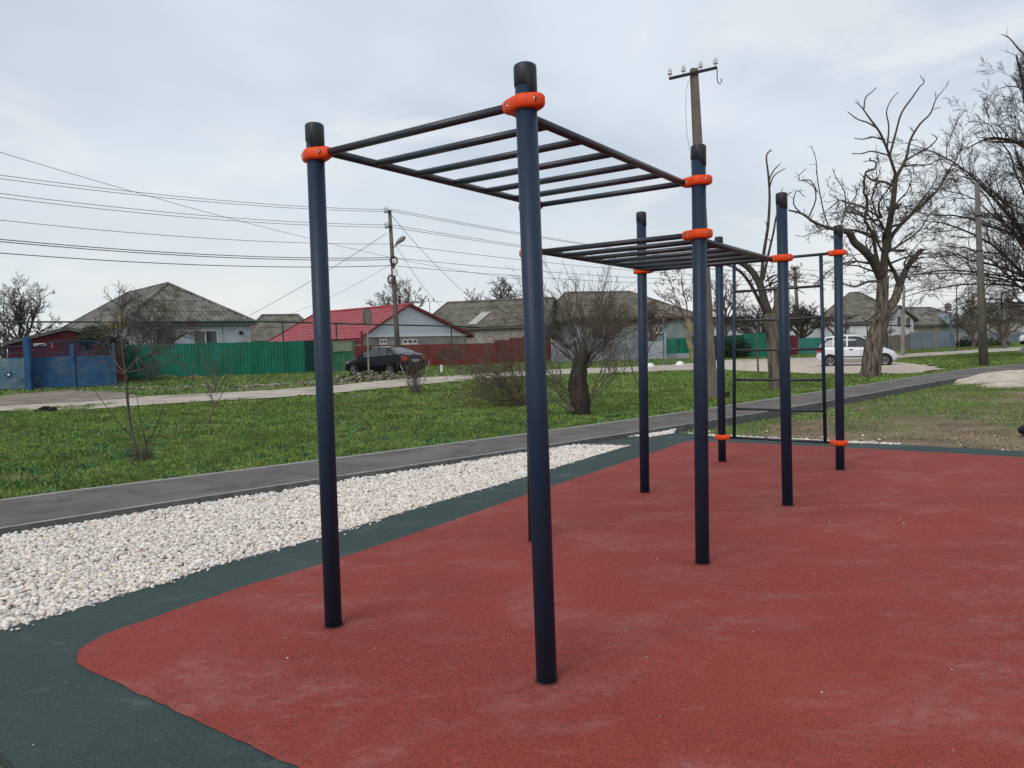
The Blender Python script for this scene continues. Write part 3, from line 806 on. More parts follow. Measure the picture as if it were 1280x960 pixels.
# ------------------------------------------------------------------ materials of the street
M_blue = mat('weathered_blue_paint', (.014, .055, .135), (.028, .09, .185), 2.5, .7, .004, 20, c3=(.06, .11, .15), s3=1.4, t3=(.5, .7))
M_blue2 = mat('faded_blue_paint', (.045, .10, .16), (.075, .15, .21), 2.5, .75, .004, 20, c3=(.16, .2, .2), s3=1.4, t3=(.5, .75))
M_redm = mat('dark_red_sheet', (.075, .012, .014), (.115, .022, .024), 2, .65, .003, 20)
M_redroof = mat('crimson_metal_tile', (.25, .022, .028), (.33, .042, .048), 1.0, .5, c3=(.27, .07, .075), s3=.6, t3=(.5, .7))
M_redtrim = mat('crimson_trim', (.16, .012, .018), (.2, .02, .025), 1.0, .5)
M_gfence = mat('green_corrugated_sheet', (.005, .105, .06), (.012, .15, .098), 1.2, .6, .003, 8, c3=(.03, .20, .165), s3=.35, t3=(.45, .66), stretch=(1, 1, .35), dist=.4)
M_gdark = mat('dark_green_sheet', (.004, .045, .034), (.008, .065, .048), 1.2, .6)
M_ggate = mat('green_gate_paint', (.025, .14, .07), (.05, .20, .11), 2, .7, .004, 9, c3=(.12, .22, .14), s3=1.2, t3=(.55, .75))
M_gpale = mat('pale_green_panel', (.20, .24, .16), (.32, .33, .24), 2, .8, .004, 9)
M_rfence = mat('brick_red_fence_paint', (.13, .024, .02), (.19, .042, .034), 1.4, .75, .004, 10, c3=(.13, .055, .045), s3=.9, t3=(.5, .7))
M_render_b = mat('bluish_white_render', (.46, .50, .56), (.60, .63, .68), .9, .9, .01, 8, c3=(.42, .33, .22), s3=.45, t3=(.56, .66), dist=.5)
M_render_w = mat('whitewash', (.55, .57, .60), (.68, .69, .71), .7, .9, .01, 8, c3=(.38, .36, .35), s3=.5, t3=(.58, .72))
M_siding = mat('white_gable_siding', (.52, .56, .62), (.58, .62, .68), 6, .7, .01, 1, stretch=(.05, .05, 7))
M_render_g = mat('grey_beige_render', (.25, .235, .21), (.36, .34, .31), 1.1, .9, .01, 8, c3=(.2, .16, .13), s3=.6, t3=(.55, .7))
M_render_gr = mat('grey_green_render', (.20, .24, .235), (.28, .32, .31), 1.1, .9, .01, 8)
M_greyf = mat('grey_fence_slab', (.22, .235, .255), (.36, .375, .40), .9, .9, .01, 8, c3=(.14, .15, .16), s3=.8, t3=(.5, .7))
M_pale = mat('pale_grey_sheet', (.34, .36, .40), (.42, .44, .47), 1.3, .75)
M_bgf = mat('blue_grey_sheet', (.16, .20, .25), (.22, .265, .31), 1.2, .8, c3=(.24, .26, .27), s3=.7, t3=(.5, .7))
M_wood = mat('weathered_fence_wood', (.12, .095, .078), (.22, .185, .16), 3, .95, .01, 9, stretch=(2, 2, .3))
M_maroon = mat('maroon_fence', (.10, .02, .035), (.14, .03, .05), 2, .8)
M_teal = mat('teal_sheet', (.03, .19, .155), (.045, .23, .19), 2, .7)
M_brown = mat('brown_fascia', (.10, .055, .04), (.15, .08, .06), 2, .8)
M_brick = mat('old_brick', (.17, .13, .11), (.25, .2, .175), 8, .9)
M_pipe = mat('green_gas_pipe', (.02, .055, .045), (.03, .075, .06), 3, .6)
M_pipe2 = mat('dark_gas_pipe', (.018, .018, .02), (.03, .03, .03), 3, .6)
M_carb = mat('black_car_paint', (.0035, .0045, .007), (.005, .006, .009), 2, .16, coat=0, spec=.2)
M_carw = mat('white_car_paint', (.62, .64, .66), (.68, .70, .72), 2, .3, coat=.5, c3=(.5, .46, .40), s3=1.5, t3=(.55, .8))
M_cargl = mat('car_glass', (.025, .03, .034), (.03, .035, .04), 2, .06, spec=.8)
M_tail = mat('red_lens', (.45, .01, .015), (.5, .015, .02), 2, .2)
M_headl = mat('clear_lens', (.45, .47, .5), (.55, .57, .6), 2, .15)
M_moss = mat('dry_straw', (.42, .30, .15), (.52, .38, .2), 8, .95, attr=False)
def inw(px, py, d=0):                     # ground point then pushed back by d metres
    g = G(px, py, .03); return g + Vector((g.x, g.y, 0)).normalized() * d

def hfront(label, P, Q, L, ez, rz, hip, mw, mr, frac=.5, hipb=None, **k):
    """gable/hip end P->Q faces the street, ridge runs away from it"""
    P = Vector(P[:2]); Q = Vector(Q[:2]); d = (Q - P); W = d.length; d.normalize()
    return house(label, Q, (-d.y, d.x), L, W, ez, rz, hip, hip if hipb is None else hipb, 1 - frac, mw, mr, **k), P.to_3d(), Vector((d.x, d.y, 0))
def hlong(label, P, Q, W, ez, rz, i0, i1, mw, mr, frac=.5, **k):
    P = Vector(P[:2]); Q = Vector(Q[:2]); d = (Q - P); L = d.length; d.normalize()
    return house(label, P, (d.x, d.y), L, W, ez, rz, i0, i1, frac, mw, mr, **k), P.to_3d(), Vector((d.x, d.y, 0))
def wpt(px, py, P, d):
    """point on the vertical wall plane through P along d seen at px,py -> (distance along, z)"""
    r = Vector(ray(px, py)); n = Vector((d.y, -d.x, 0)); t = P.dot(n) / r.dot(n); q = r*t
    return (Vector((q.x, q.y, 0)) - P).dot(d), q.z + CAMH
def win_px(root, P, d, x0, y0, x1, y1, ns=2, m=None, out=0.0):
    a, za = wpt(x0, y1, P, d); b, zb = wpt(x1, y0, P, d)
    n = Vector((d.y, -d.x, 0))
    return window(root, Vector((P.x, P.y, za)) + d*a + n*out, d, b - a, zb - za, ns, m or M_white)

# house 1
(h, P_, R_), p0, d0 = hfront('bluish white house with hipped grey slate roof behind the long green fence', (-23.6, 47), (-17.8, 52.2), 18, 3.72, 6.45, 4.2, M_render_b, M_slate)
win_px(h, p0, d0, 241.5, 412.5, 271.5, 436, 2)
win_px(h, p0, d0, 196, 411, 216, 436, 2, M_brown)
mb = MB(); a, z_ = wpt(279, 420, p0, d0); q = p0 + d0*a + Vector((d0.y, -d0.x, 0))*.06; mb.tube([(q.x, q.y, 1), (q.x, q.y, 3.6)], .035, 8); mb.build('downpipe', M_pale, h)
mb = MB(); a, z_ = wpt(301, 416, p0, d0); q = p0 + d0*a + Vector((d0.y, -d0.x, 0))*.08; mb.box((q.x, q.y, z_), (.2, .2, .2)); mb.build('junction_box', M_iron, h)
# red shed behind the gate
(h, P_, R_), p0, d0 = hfront('low dark red shed with a house sign behind the blue gate', AT(12, 470, 37.2), AT(158, 470, 39.5), 6, 2.30, 3.0, 0, M_redm, M_slate2, frac=.5, oh=.2)
a0, z0 = wpt(42, 432.4, p0, d0); a1, z1 = wpt(59, 429, p0, d0); n0 = Vector((d0.y, -d0.x, 0))
Ms = Matrix((d0, -n0, Vector((0,0,1)))).transposed()
mb = MB(); mb.box(p0 + d0*((a0+a1)/2) + n0*.04 + Vector((0,0,(z0+z1)/2)), (a1-a0, .03, z1-z0), M=Ms); sg = mb.build('house_sign', M_white, h, bevel=.01)
mb = MB()
for i_, (o_, w_, h_) in enumerate(((.06, .05, .06), (.13, .03, .05), (.28, .22, .03), (.5, .16, .03))): mb.box(p0 + d0*(a0+o_) + n0*.058 + Vector((0,0,(z0+z1)/2)), (w_, .006, h_), M=Ms)
mb.build('sign_lettering', mat('sign_ink', (.12, .14, .2), (.15, .17, .24), 3, .7), sg)
cu = bpy.data.curves.new('house_number', 'FONT'); cu.body = '2'; cu.size = .30; cu.extrude = .008; cu.materials.append(mat('number_paint', (.42, .30, .26), (.48, .34, .3), 3, .7))
a2, z2 = wpt(62.5, 434, p0, d0); _t = bpy.data.objects.new('t', cu); COL.objects.link(_t); bpy.context.view_layer.update(); _me = bpy.data.meshes.new_from_object(_t.evaluated_get(bpy.context.evaluated_depsgraph_get())); bpy.data.objects.remove(_t); no = bpy.data.objects.new('house_number', _me); COL.objects.link(no); no.parent = h; no.matrix_parent_inverse = Matrix.Translation(h.location).inverted()
no.location = p0 + d0*a2 + n0*.04 + Vector((0,0,z2)); no.rotation_euler = (PI/2, 0, math.atan2(d0.y, d0.x))
# distant grey roof between
(h, P_, R_), p0, d0 = hlong('small house with plain grey slate roof half hidden by the red tiled roof', AT(306, 430, 76), AT(402, 430, 79), 9, 2.75, 5.45, 2.2, 1.6, M_render_g, M_slate2)
(h, P_, R_), p0, d0 = hlong('far house whose brick chimney peeks out beside the bluish house', AT(296, 430, 78), AT(330, 430, 80), 6, 2.8, 4.0, 1.2, 1.2, M_render_g, M_slate)
chimney(h, AT(313, 416, 80), .6, 1.2, M_brick)
# red roof house
(h, P_, R_), p0, d0 = hfront('house with crimson tiled roof and white boarded gable behind the lamp pole', (-11.1, 57), (-3.75, 64.8), 12.8, 2.5, 4.92, 0, M_render_g, M_redroof, frac=.42, kind='tile', gable=M_siding, trim=M_redtrim, oh=.45)
n0 = Vector((d0.y, -d0.x, 0))
mb = MB(); L_ = 10.7; c = p0 + d0*(L_/2) + n0*.06 + Vector((0,0,2.53)); mb.box(c, (L_, .1, .14), M=Matrix((d0, -n0, Vector((0,0,1)))).transposed()); mb.build('trim_board', M_white, h)
win_px(h, p0, d0, 474, 424, 482, 430, 2); win_px(h, p0, d0, 503, 424, 521, 430, 3)
mb = MB(); c = AT(452, 420, 56.2); mb.tube([(c.x, c.y, 1.0), (c.x, c.y, 2.9)], .09, 8); mb.tube([(c.x, c.y, 2.3), (c.x-.4, c.y, 2.0), (c.x-.5, c.y, 2.4)], .06, 8); mb.build('downpipe', M_redtrim, h)
# television antenna with birds
c = AT(537, 392, 66); an = empty('television_antenna', (c.x, c.y, 3.4), 'thin comb shaped television antenna above the white gable', 'antenna')
mb = MB(); tp = AT(537, 378, 66); mb.tube([(c.x, c.y, 2.6), tp], .03, 6); mb.build('mast', M_iron, an)
mb = MB(); l_, r_ = AT(521, 376.5, 66), AT(554, 377, 66); mb.tube([l_, r_], .018, 6)
for i in range(9):
    q = l_.lerp(r_, i/8.6); mb.tube([q + Vector((0, -.25, 0)), q + Vector((0, .25, 0))], .01, 5)
mb.build('boom', M_iron, an)
for i, (bx, lab) in enumerate(((525.3, 'small dark bird at the left end of the row on the antenna'), (528, 'dark bird second from left on the antenna'), (535.7, 'dark bird perched over the antenna mast'), (542, 'small dark bird nearest the right end of the antenna'))):
    q = AT(bx, 376.4, 65.9) + Vector((0, 0, .07)); mb = MB(); prf = [(.005, -.13), (.03, -.1), (.055, -.03), (.05, .04), (.03, .07), (.036, .10), (.03, .125), (.005, .14)]
    mb.lathe(q + Vector((0,0,.06)), prf, 8, Matrix.Rotation(-.6 + .3*i, 3, 'Y')); tag(mb.build('bird', M_black, smooth=True, origin=q), lab, 'bird', 'birds on the antenna')
# long grey house
(h, P_, R_), p0, d0 = hlong('long house with mossy grey slate roof and a pale patch behind the brick red fence', (-8.4, 70.9), (2.95, 68.1), 10, 3.3, 5.85, 1.1, 0, M_render_g, M_slate2, gable=M_render_w)
ro = [c_ for c_ in h.children if c_.name.startswith('roof')][0]
mb = MB(); a = AT(584, 400, 61.2); b = AT(606, 388.5, 63.8); 
e_ = (R_[1]-R_[0]).normalized(); up_ = (R_[5]-R_[1]); up_ = (up_ - e_*up_.dot(e_)).normalized(); nr_ = e_.cross(up_); nr_ = nr_ if nr_.z > 0 else -nr_
q0 = R_[0] + e_*4.9
mb.add([q0+nr_*.1+up_*.5, q0+nr_*.1+e_*.9+up_*.5, q0+nr_*.1+e_*1.7+up_*3.2, q0+nr_*.1+e_*.8+up_*3.2], [(0,1,2,3)]); mb.build('roof_patch', mat('new_slate_sheet', (.34, .335, .315), (.42, .41, .385), 2, .9), ro)
# fifth and further
(h, P_, R_), p0, d0 = hlong('grey green house with brown eaves behind the pale sheet fence', AT(722, 430, 67), AT(872, 430, 70), 10, 3.72, 6.25, 0.7, 4.4, M_render_gr, M_slate2, trim=M_brown)
win_px(h, p0, d0, 818, 407, 828, 416, 2)
mb = MB(); q = p0 + d0*4.6 + Vector((0, -.12, 3.42)); mb.box(q, (9.0, .16, .42), rz=math.atan2(d0.y, d0.x)); mb.build('eaves_board', M_brown, h)
(h, P_, R_), p0, d0 = hlong('white walled outbuilding with flat dark roof behind the hedge', AT(888, 430, 70), AT(935, 430, 70), 7, 3.0, 3.5, .2, .2, M_render_w, M_iron)
(h, P_, R_), p0, d0 = hlong('distant low house with grey roof above the teal fence', AT(975, 430, 86), AT(1050, 430, 88), 8, 3.1, 4.1, 1.4, 1.4, M_render_w, M_slate2)
(h, P_, R_), p0, d0 = hlong('white house with steep mossy hipped roof behind the white car', AT(1053, 430, 80), AT(1124, 430, 79.5), 6.5, 3.62, 6.0, 1.9, 2.8, M_render_w, M_slate2)
win_px(h, p0, d0, 1110.5, 394, 1114.5, 402, 1)
(h2, P_, R_), p1, d1 = hfront('gabled white wing with narrow windows beside the thin lamp post', AT(1107, 430, 76), AT(1142, 430, 78.5), 4, 2.9, 4.2, 0, M_render_w, M_slate2, frac=.45, trim=M_kerb_dark)
win_px(h2, p1, d1, 1122, 396, 1125, 405, 1, M_brown); win_px(h2, p1, d1, 1132.5, 397, 1136.5, 408, 1, M_brown)
(h, P_, R_), p0, d0 = hlong('distant house with dull red roof between two grey ones', AT(1132, 430, 110), AT(1162, 430, 108), 7, 3.5, 5.0, 1.2, 1.2, M_render_g, mat('dull_red_roof', (.16, .045, .04), (.22, .07, .06), 1, .8))
(h, P_, R_), p0, d0 = hlong('grey hipped slate house behind the blue grey sheet fence', AT(1146, 430, 84), AT(1226, 430, 88), 9, 2.4, 4.4, 2.5, 2.4, M_render_g, M_slate)
ro = [c_ for c_ in h.children if c_.name.startswith('roof')][0]; chimney(ro, AT(1185, 389, 89), .5, .75, M_brick)
mb = MB(); a, b, c = AT(1184, 405, 83.4), AT(1198, 404.5, 83.6), AT(1191, 391.5, 84.5)
mb.add([a, b, c, c+Vector((0,3.0,.0))], [(0,1,2),(0,2,3),(1,3,2)]); mb.build('dormer', M_bgf, ro)
(h, P_, R_), p0, d0 = hlong('far low house with dark roof behind the trees at the right edge', AT(1232, 430, 104), AT(1330, 430, 104), 8, 3.0, 5.3, 2.2, 2.2, M_render_g, M_slate)

# ---- fences
gp = lambda x, y, d=0: inw(x, y, d)
fence('metal_fence', 'long bright green corrugated fence in front of the bluish house', gp(150, 474.5), gp(383, 466), 2.06, M_gfence, post=2.6, mp=M_gdark, h2=2.0)
fence('metal_fence', 'dark green short fence section between the long fence and the green gate', gp(383, 466), gp(417, 463.5), 1.98, M_gdark, post=1.6)
gr_ = fence('green_gate', 'green gate with pale upper panel beside the black car', gp(417, 463.8), gp(443.5, 462.5), 1.95, M_ggate, 'gate', 'flat', post=.9, mp=M_wood)
a, b = gp(418, 463.8, -.1), gp(442.5, 462.5, -.1); mb = MB(); mb.bar((a.x, a.y, 1.78), (b.x, b.y, 1.78), .04, .62); mb.build('upper_panel', M_gpale, gr_)
fence('sheet_fence', 'brick red fence running behind the black car and lamp pole', gp(444, 461.5), gp(618, 455), 1.62, M_rfence, kind='flat', post=2.4, h2=1.52)
fence('arched_gate', 'brick red gate with rising arched top behind the bramble', gp(619, 455), gp(688, 452), 1.65, M_rfence, 'gate', 'flat', post=1.2, arch=.0, h2=2.3)
fence('concrete_fence', 'mottled grey slab fence behind the stump tree', gp(690, 453), gp(806, 449.5), 1.75, M_greyf, kind='flat', post=2.2)
fence('sheet_fence', 'pale grey sheet fence just left of the far green gate', gp(806, 449.5), gp(831, 448.8), 1.45, M_pale, kind='corr', post=1.7)
g2 = fence('green_gate', 'dark green gate on grey base between two posts beyond the road', gp(832.5, 449), gp(864, 448), 1.65, M_gfence, 'gate', 'flat', post=1.0, mp=M_gdark)
a, b = gp(833, 449, -.12), gp(863.5, 448, -.12); mb = MB(); mb.bar((a.x, a.y, a.z+.22), (b.x, b.y, b.z+.22), .06, .44); mb.build('base_panel', M_greyf, g2)
mb = MB(); a = gp(831.6, 449.5); mb.tube([(a.x, a.y, 0), (a.x, a.y, 2.2)], .10, 10); tag(mb.build('gate_post', M_pale, origin=(a.x, a.y, a.z)), 'pale round post left of the far dark green gate', 'post')
fence('hedge_fence', 'very dark green fence partly overgrown behind the concrete pole', gp(866, 449), gp(930, 447.5), 1.75, M_gdark, kind='corr')
fence('metal_fence', 'emerald corrugated fence behind the young staked tree', gp(930, 447.5), gp(986, 445), 1.85, M_gfence, post=2.2, mp=M_gdark)
fence('maroon_gate', 'narrow maroon gate between the emerald and teal fences', gp(986.5, 444.5), gp(998, 444), 1.6, M_maroon, 'gate', 'flat', post=.8, mp=M_wood)
fence('metal_fence', 'teal sheet fence to the left of the white car', gp(1001, 443.5), gp(1034, 442), 1.35, M_teal, kind='corr', post=2.4)
fence('wooden_fence', 'weathered grey board fence behind the white car', gp(1034, 441.5), gp(1137, 437.5), 1.36, M_wood, kind='board', post=2.5)
fence('sheet_fence', 'blue grey sheet fence in front of the grey hipped house', gp(1138, 437.5), gp(1191, 433.5), 1.55, M_bgf, kind='corr', post=2.1, mp=mat('blue_post', (.05, .12, .2), (.06, .15, .25), 2, .7))
fence('concrete_fence', 'low grey concrete fence left of the tall bare pole', gp(1192, 433.5), gp(1240, 430), 1.2, M_greyf, kind='flat', post=2.6, mp=M_wood)
fence('concrete_fence', 'far pale fence at the right edge behind the trees', gp(1241, 430), gp(1340, 424), 1.1, M_bgf, kind='flat', post=3)

# ---- blue gate and wicket
M_grl = mat('dark_blue_grille', (.012, .035, .09), (.02, .05, .12), 3, .7)
def blue_gate(label, pa, pb, solid, top, arch, m, name, ndiv):
    a, b = pa, pb; u = Vector((b.x-a.x, b.y-a.y, 0)); L = u.length; u.normalize(); n = Vector((u.y, -u.x, 0)); M = Matrix((u, -n, Vector((0,0,1)))).transposed()
    root = empty(name, (a.x, a.y, a.z), label, 'gate'); z0 = a.z
    for s_ in range(ndiv):
        x0 = L*s_/ndiv + .06; x1 = L*(s_+1)/ndiv - .06; mb = MB()
        nb = 8
        for i in range(nb):
            c = a + u*((x0+x1)/2); mb.box((c.x, c.y, z0+.08+solid*(i+.5)/nb), (x1-x0, .025 + .012*(i % 2), solid/nb-.008), M=M)
        mb.build('panel', m, root)
        mb = MB(); k = 18
        f = lambda x: top + arch*math.sin(PI*x/L)
        for i in range(k+1):
            x = x0 + (x1-x0)*i/k; c = a + u*x; mb.tube([(c.x, c.y, z0+solid+.06), (c.x, c.y, z0+f(x))], .011, 5)
        pts = [a + u*(x0+(x1-x0)*i/8) + Vector((0,0,f(x0+(x1-x0)*i/8))) for i in range(9)]
        mb.tube(pts, .03, 6)
        q = a + u*x0; w = a + u*x1
        for z_ in (solid+.08, solid + (top-solid)*.5):
            mb.tube([q + Vector((0,0,z_)), w + Vector((0,0,z_))], .02, 6)
        mb.build('grille', M_grl, root)
    for s_ in range(ndiv+1):
        c = a + u*(L*s_/ndiv) + n*.03; mb = MB(); mb.box((c.x, c.y, z0 + (top+.12)/2), (.10 if s_ in (0, ndiv) else .16, .10, top+.12), M=M); mb.build('post', M_blue, root)
    return root
blue_gate('blue double gate with arched grille in front of the red shed', gp(41, 487.5), gp(145, 483.5), 1.36, 1.88, .28, M_blue, 'double_gate', 2)
wk = blue_gate('faded teal blue wicket gate at the left edge with a flower emblem', gp(-40, 489.5), gp(35, 488), 1.36, 1.95, .0, M_blue2, 'wicket_gate', 1)
c = gp(13, 489, -.1); mb = MB()
for k in range(6):
    a_ = k*PI/3; mb.tube([(c.x, c.y, c.z+.72), (c.x+.16*math.cos(a_), c.y, c.z+.72+.13*math.sin(a_)), (c.x+.24*math.cos(a_+.25), c.y, c.z+.72+.19*math.sin(a_+.25))], [.03, .045, .008], 6)
mb.build('emblem', M_blue, wk); mb = MB(); mb.lathe((c.x, c.y-.03, c.z+.72), [(.05, 0), (.05, .02), (.02, .03)], 12, Matrix.Rotation(PI/2, 3, 'X')); mb.build('emblem_boss', M_white, wk)
mb = MB(); c = gp(37.5, 488, -.15); mb.box((c.x, c.y, c.z+1.15), (.24, .2, 2.35)); tag(mb.build('gate_pillar', M_blue, origin=(c.x, c.y, c.z)), 'thick blue pillar between wicket and double gate', 'post')

# ---- gas pipes
def pipe(label, pts, r_, m, posts, ground_z=0):
    pts = [AT(*p) for p in pts]; root = empty('gas_pipe', (pts[0].x, pts[0].y, gzf(pts[0].x, pts[0].y)), label, 'pipe')
    mb = MB(); mb.tube(pts, r_, 10); mb.build('pipe', m, root, smooth=True)
    for (px, py, Y) in posts:
        q = AT(px, py, Y); mb = MB(); mb.tube([(q.x, q.y, 0), (q.x, q.y, q.z+.02)], r_*.9, 8); mb.tube([(q.x-.12, q.y, q.z), (q.x+.12, q.y, q.z)], r_*1.25, 8); mb.build('support_post', m, root)
pipe('thin green overhead gas pipe above the green and red fences', [(-60,402.5,44), (40,402.4,46.6), (150,402.4,47.1), (250,402,47.2), (300,401.6,47), (353,402.4,47), (452,405.2,52), (486,406,54.5), (564,407.6,60), (600,408.8,62)], .055, M_pipe, [(353,402.4,47), (160,402.4,47.1), (564,407.6,60), (420,404.2,50.5)])
pipe('dark overhead gas pipe on thick posts behind the white car', [(1031,406.4,60), (1057,406.5,60), (1108,406.8,59.6), (1139,407.2,59.4)], .05, M_pipe2, [(1057,406.5,60), (1084,406.6,59.8), (1108.5,406.8,59.6)])
pipe('dark pipe crossing in front of the white outbuilding', [(868,397.6,58), (905,397.4,58), (937,396.5,58)], .06, M_pipe2, [(908,397.4,58)])

# ---- cars
def loft(mb, secs, close=True):
    n = len(secs[0]); b0 = len(mb.v)
    for s_ in secs: mb.v += [tuple(p) for p in s_]
    for i in range(len(secs)-1):
        for j in range(n-1):
            mb.f.append((b0+i*n+j, b0+i*n+j+1, b0+(i+1)*n+j+1, b0+(i+1)*n+j))
    if close:
        mb.f.append(tuple(b0+j for j in range(n))[::-1]); mb.f.append(tuple(b0+(len(secs)-1)*n+j for j in range(n)))
def resample(st, n):
    st = np.array(st); t = np.linspace(0, len(st)-1, n); out = []
    for q in t:
        i = int(min(q, len(st)-2)); f = q - i; f = f*f*(3-2*f)*.5 + f*.5
        out.append(st[i]*(1-f) + st[i+1]*f)
    return out
def make_car(label, loc, hd, body, green, belt_w, wheelx, wr, track, mp, L, name, pillars, dirty=None, plate=True, cat='car', hood_z=None):
    root = empty(name, loc, label, cat, rz=math.atan2(hd[1], hd[0]))
    def B(mb, nm, m, par=None, smooth=False):
        me = bpy.data.meshes.new(nm); me.from_pydata(mb.v, [], mb.f); me.validate(); me.materials.append(m)
        if smooth: me.polygons.foreach_set('use_smooth', [True]*len(me.polygons))
        o = bpy.data.objects.new(nm, me); COL.objects.link(o); o.parent = par or root; return o
    bs = resample(body, 34); secs = []
    for x, zb, zt, w in bs:
        zm = zb + (zt-zb)*.45; half = [(w*.72, zb), (w*.93, zb+.03), (w, zb+.14), (w*1.0, zm), (w*.985, zb+(zt-zb)*.75), (w*.95, zt-.05), (w*.88, zt-.005), (w*.5, zt+.018), (0, zt+.025)]
        row = [(x, y, z) for y, z in half] + [(x, -y, z) for y, z in half[-2::-1]]
        secs.append(row)
    mb = MB(); loft(mb, secs)
    n = len(secs[0])
    for i in range(len(secs)-1): mb.f.append((i*n, (i+1)*n, (i+1)*n+n-1, i*n+n-1))
    bo = B(mb, 'body', mp, smooth=True)
    em = bo.modifiers.new('edges', 'EDGE_SPLIT'); em.split_angle = .7
    gs = resample(green, 22); secs = []
    for x, zb, zt, wt in gs:
        wb = belt_w; zz = max(zt, zb+.002); hgt = zz - zb
        f = min(1, hgt/.25)
        half = [(wb, zb), (wb + (wt-wb)*.5*f, zb+hgt*.5), (wb+(wt-wb)*.92*f, zz-.05*f), (wb+(wt-wb)*1.25*f-.05, zz-.008*f), (wt*.5, zz+.014*f), (0, zz+.022*f)]
        secs.append([(x, y, z) for y, z in half] + [(x, -y, z) for y, z in half[-2::-1]])
    mb = MB(); loft(mb, secs); B(mb, 'windows', M_cargl, smooth=True)
    top = max(g[2] for g in green)
    mb = MB(); rs = [s_ for g, s_ in zip(gs, secs) if g[2] > top - .09]
    rs2 = [[(x, y*1.012, z+.012) for x, y, z in s_[2:9]] for s_ in rs]; loft(mb, rs2, False); lo = [[(x, y, z-.03) for x, y, z in s_] for s_ in rs2]
    mb2 = MB(); loft(mb2, lo, False); mb.add(mb2.v, [f[::-1] for f in mb2.f]); B(mb, 'roof', mp, smooth=True)
    for (x0, z0, x1, z1, w_, wide) in pillars:
        for s_ in (-1, 1):
            pb = MB(); pb.bar((x0, s_*(belt_w+.004), z0), (x1, s_*(w_), z1), wide, .035); B(pb, 'pillar', mp)
    for wx in wheelx:
        for s_ in (-1, 1):
            Rm = Matrix.Rotation(-s_*PI/2, 3, 'X')
            mb = MB(); mb.lathe((wx, s_*(track/2-.03), wr), [(wr-.10, .12), (wr+.055, .115), (wr+.06, .105), (wr+.06, .0)], 28, Rm); B(mb, 'wheel_arch', M_black)
            wl = bpy.data.objects.new('wheel', None); COL.objects.link(wl); wl.parent = root; wl.location = (wx, s_*(track/2), wr)
            mb = MB(); mb.lathe((0, 0, 0), [(wr*.62, .10), (wr*.72, .115), (wr*.93, .11), (wr, .085), (wr, -.085), (wr*.9, -.1)], 28, Rm); t = B(mb, 'tyre', M_tyre, wl, True)
            mb = MB(); mb.lathe((0, 0, 0), [(wr*.64, .09), (wr*.62, .107), (wr*.55, .10), (wr*.5, .075), (wr*.2, .085), (wr*.16, .10), (.01, .10)], 24, Rm)
            for k in range(8):
                a_ = k*PI/4; mb.bar(Rm @ Vector((wr*.18*math.cos(a_), wr*.18*math.sin(a_), .10)), Rm @ Vector((wr*.56*math.cos(a_), wr*.56*math.sin(a_), .107)), .045, .02)
            B(mb, 'rim', M_rim, wl)
    hx = body[-1][0]; rx = body[0][0]
    for s_ in (-1, 1):
        mb = MB(); mb.lathe((green[-3][0]+.02, s_*(belt_w+.13), green[-3][1]+.08), [(.01, -.07), (.055, -.05), (.07, 0), (.06, .05), (.01, .07)], 12, Matrix.Rotation(PI/2, 3, 'X')); B(mb, 'side_mirror', mp if mp is not M_carw else M_black, smooth=True)
        for dx in (-.25, .55):
            mb = MB(); mb.box((dx, s_*(belt_w+.065), body[5][2]-.11), (.17, .03, .035)); B(mb, 'door_handle', M_black)
        if mp is M_carw:
            mb = MB(); mb.box(((wheelx[0]+wheelx[1])/2, s_*(body[4][3]-.012), .30), (wheelx[1]-wheelx[0]-.74, .04, .16)); B(mb, 'sill', mat('dusty_sill', (.26, .22, .18), (.34, .3, .25), 3, .9))
        mb = MB(); mb.box(((wheelx[0]+wheelx[1])/2, s_*(track/2+.088), .47), (wheelx[1]-wheelx[0]-.78, .02, .05)); B(mb, 'side_moulding', M_black)
        for dx in (-.62, .18, .98):
            mb = MB(); mb.box((dx, s_*(body[4][3]+.0015), .62), (.012, .006, .55)); B(mb, 'door_gap', M_black)
        mb = MB(); c = Vector((hx-.17, s_*body[-2][3]*.80, body[-2][2]-.03)); mb.lathe(c, [(.01, .10), (.10, .07), (.13, 0), (.10, -.06), (.01, -.08)], 14, Matrix.Rotation(s_*.5, 3, 'Z') @ Matrix.Rotation(PI/2*.75, 3, 'Y')); B(mb, 'headlight', M_headl, smooth=True)
        mb = MB(); c = Vector((rx+.08, s_*body[1][3]*.86, body[1][2]-.17)); mb.box(c, (.16, .28, .22), rz=-s_*.35); o = B(mb, 'tail_light', M_tail); bv = o.modifiers.new('b', 'BEVEL'); bv.width = .04; bv.segments = 3
    mb = MB(); mb.box((hx-.04, 0, .36), (.1, body[-1][3]*1.35, .11)); B(mb, 'grille', M_black)
    for s_, xx_ in ((1, hx), (-1, rx)):
        w_ = body[-1][3] if s_ > 0 else body[0][3]
        mb = MB(); mb.box((xx_ + s_*.012, 0, .50 if s_ > 0 else .74), (.02, .52, .12)); p_ = B(mb, 'number_plate', M_white)
    mb = MB(); mb.box((rx-.005, 0, .50), (.10, body[0][3]*1.75, .2)); o = B(mb, 'bumper', mp); bv = o.modifiers.new('b', 'BEVEL'); bv.width = .04; bv.segments = 3
    return root
sed = [(-2.22,.34,.86,.66),(-2.17,.28,1.0,.76),(-1.9,.23,1.07,.83),(-1.3,.20,1.02,.86),(-.5,.19,.97,.865),(.4,.19,.94,.865),(1.0,.19,.93,.86),(1.45,.21,.87,.85),(1.85,.22,.77,.81),(2.12,.24,.66,.72),(2.22,.30,.54,.60)]
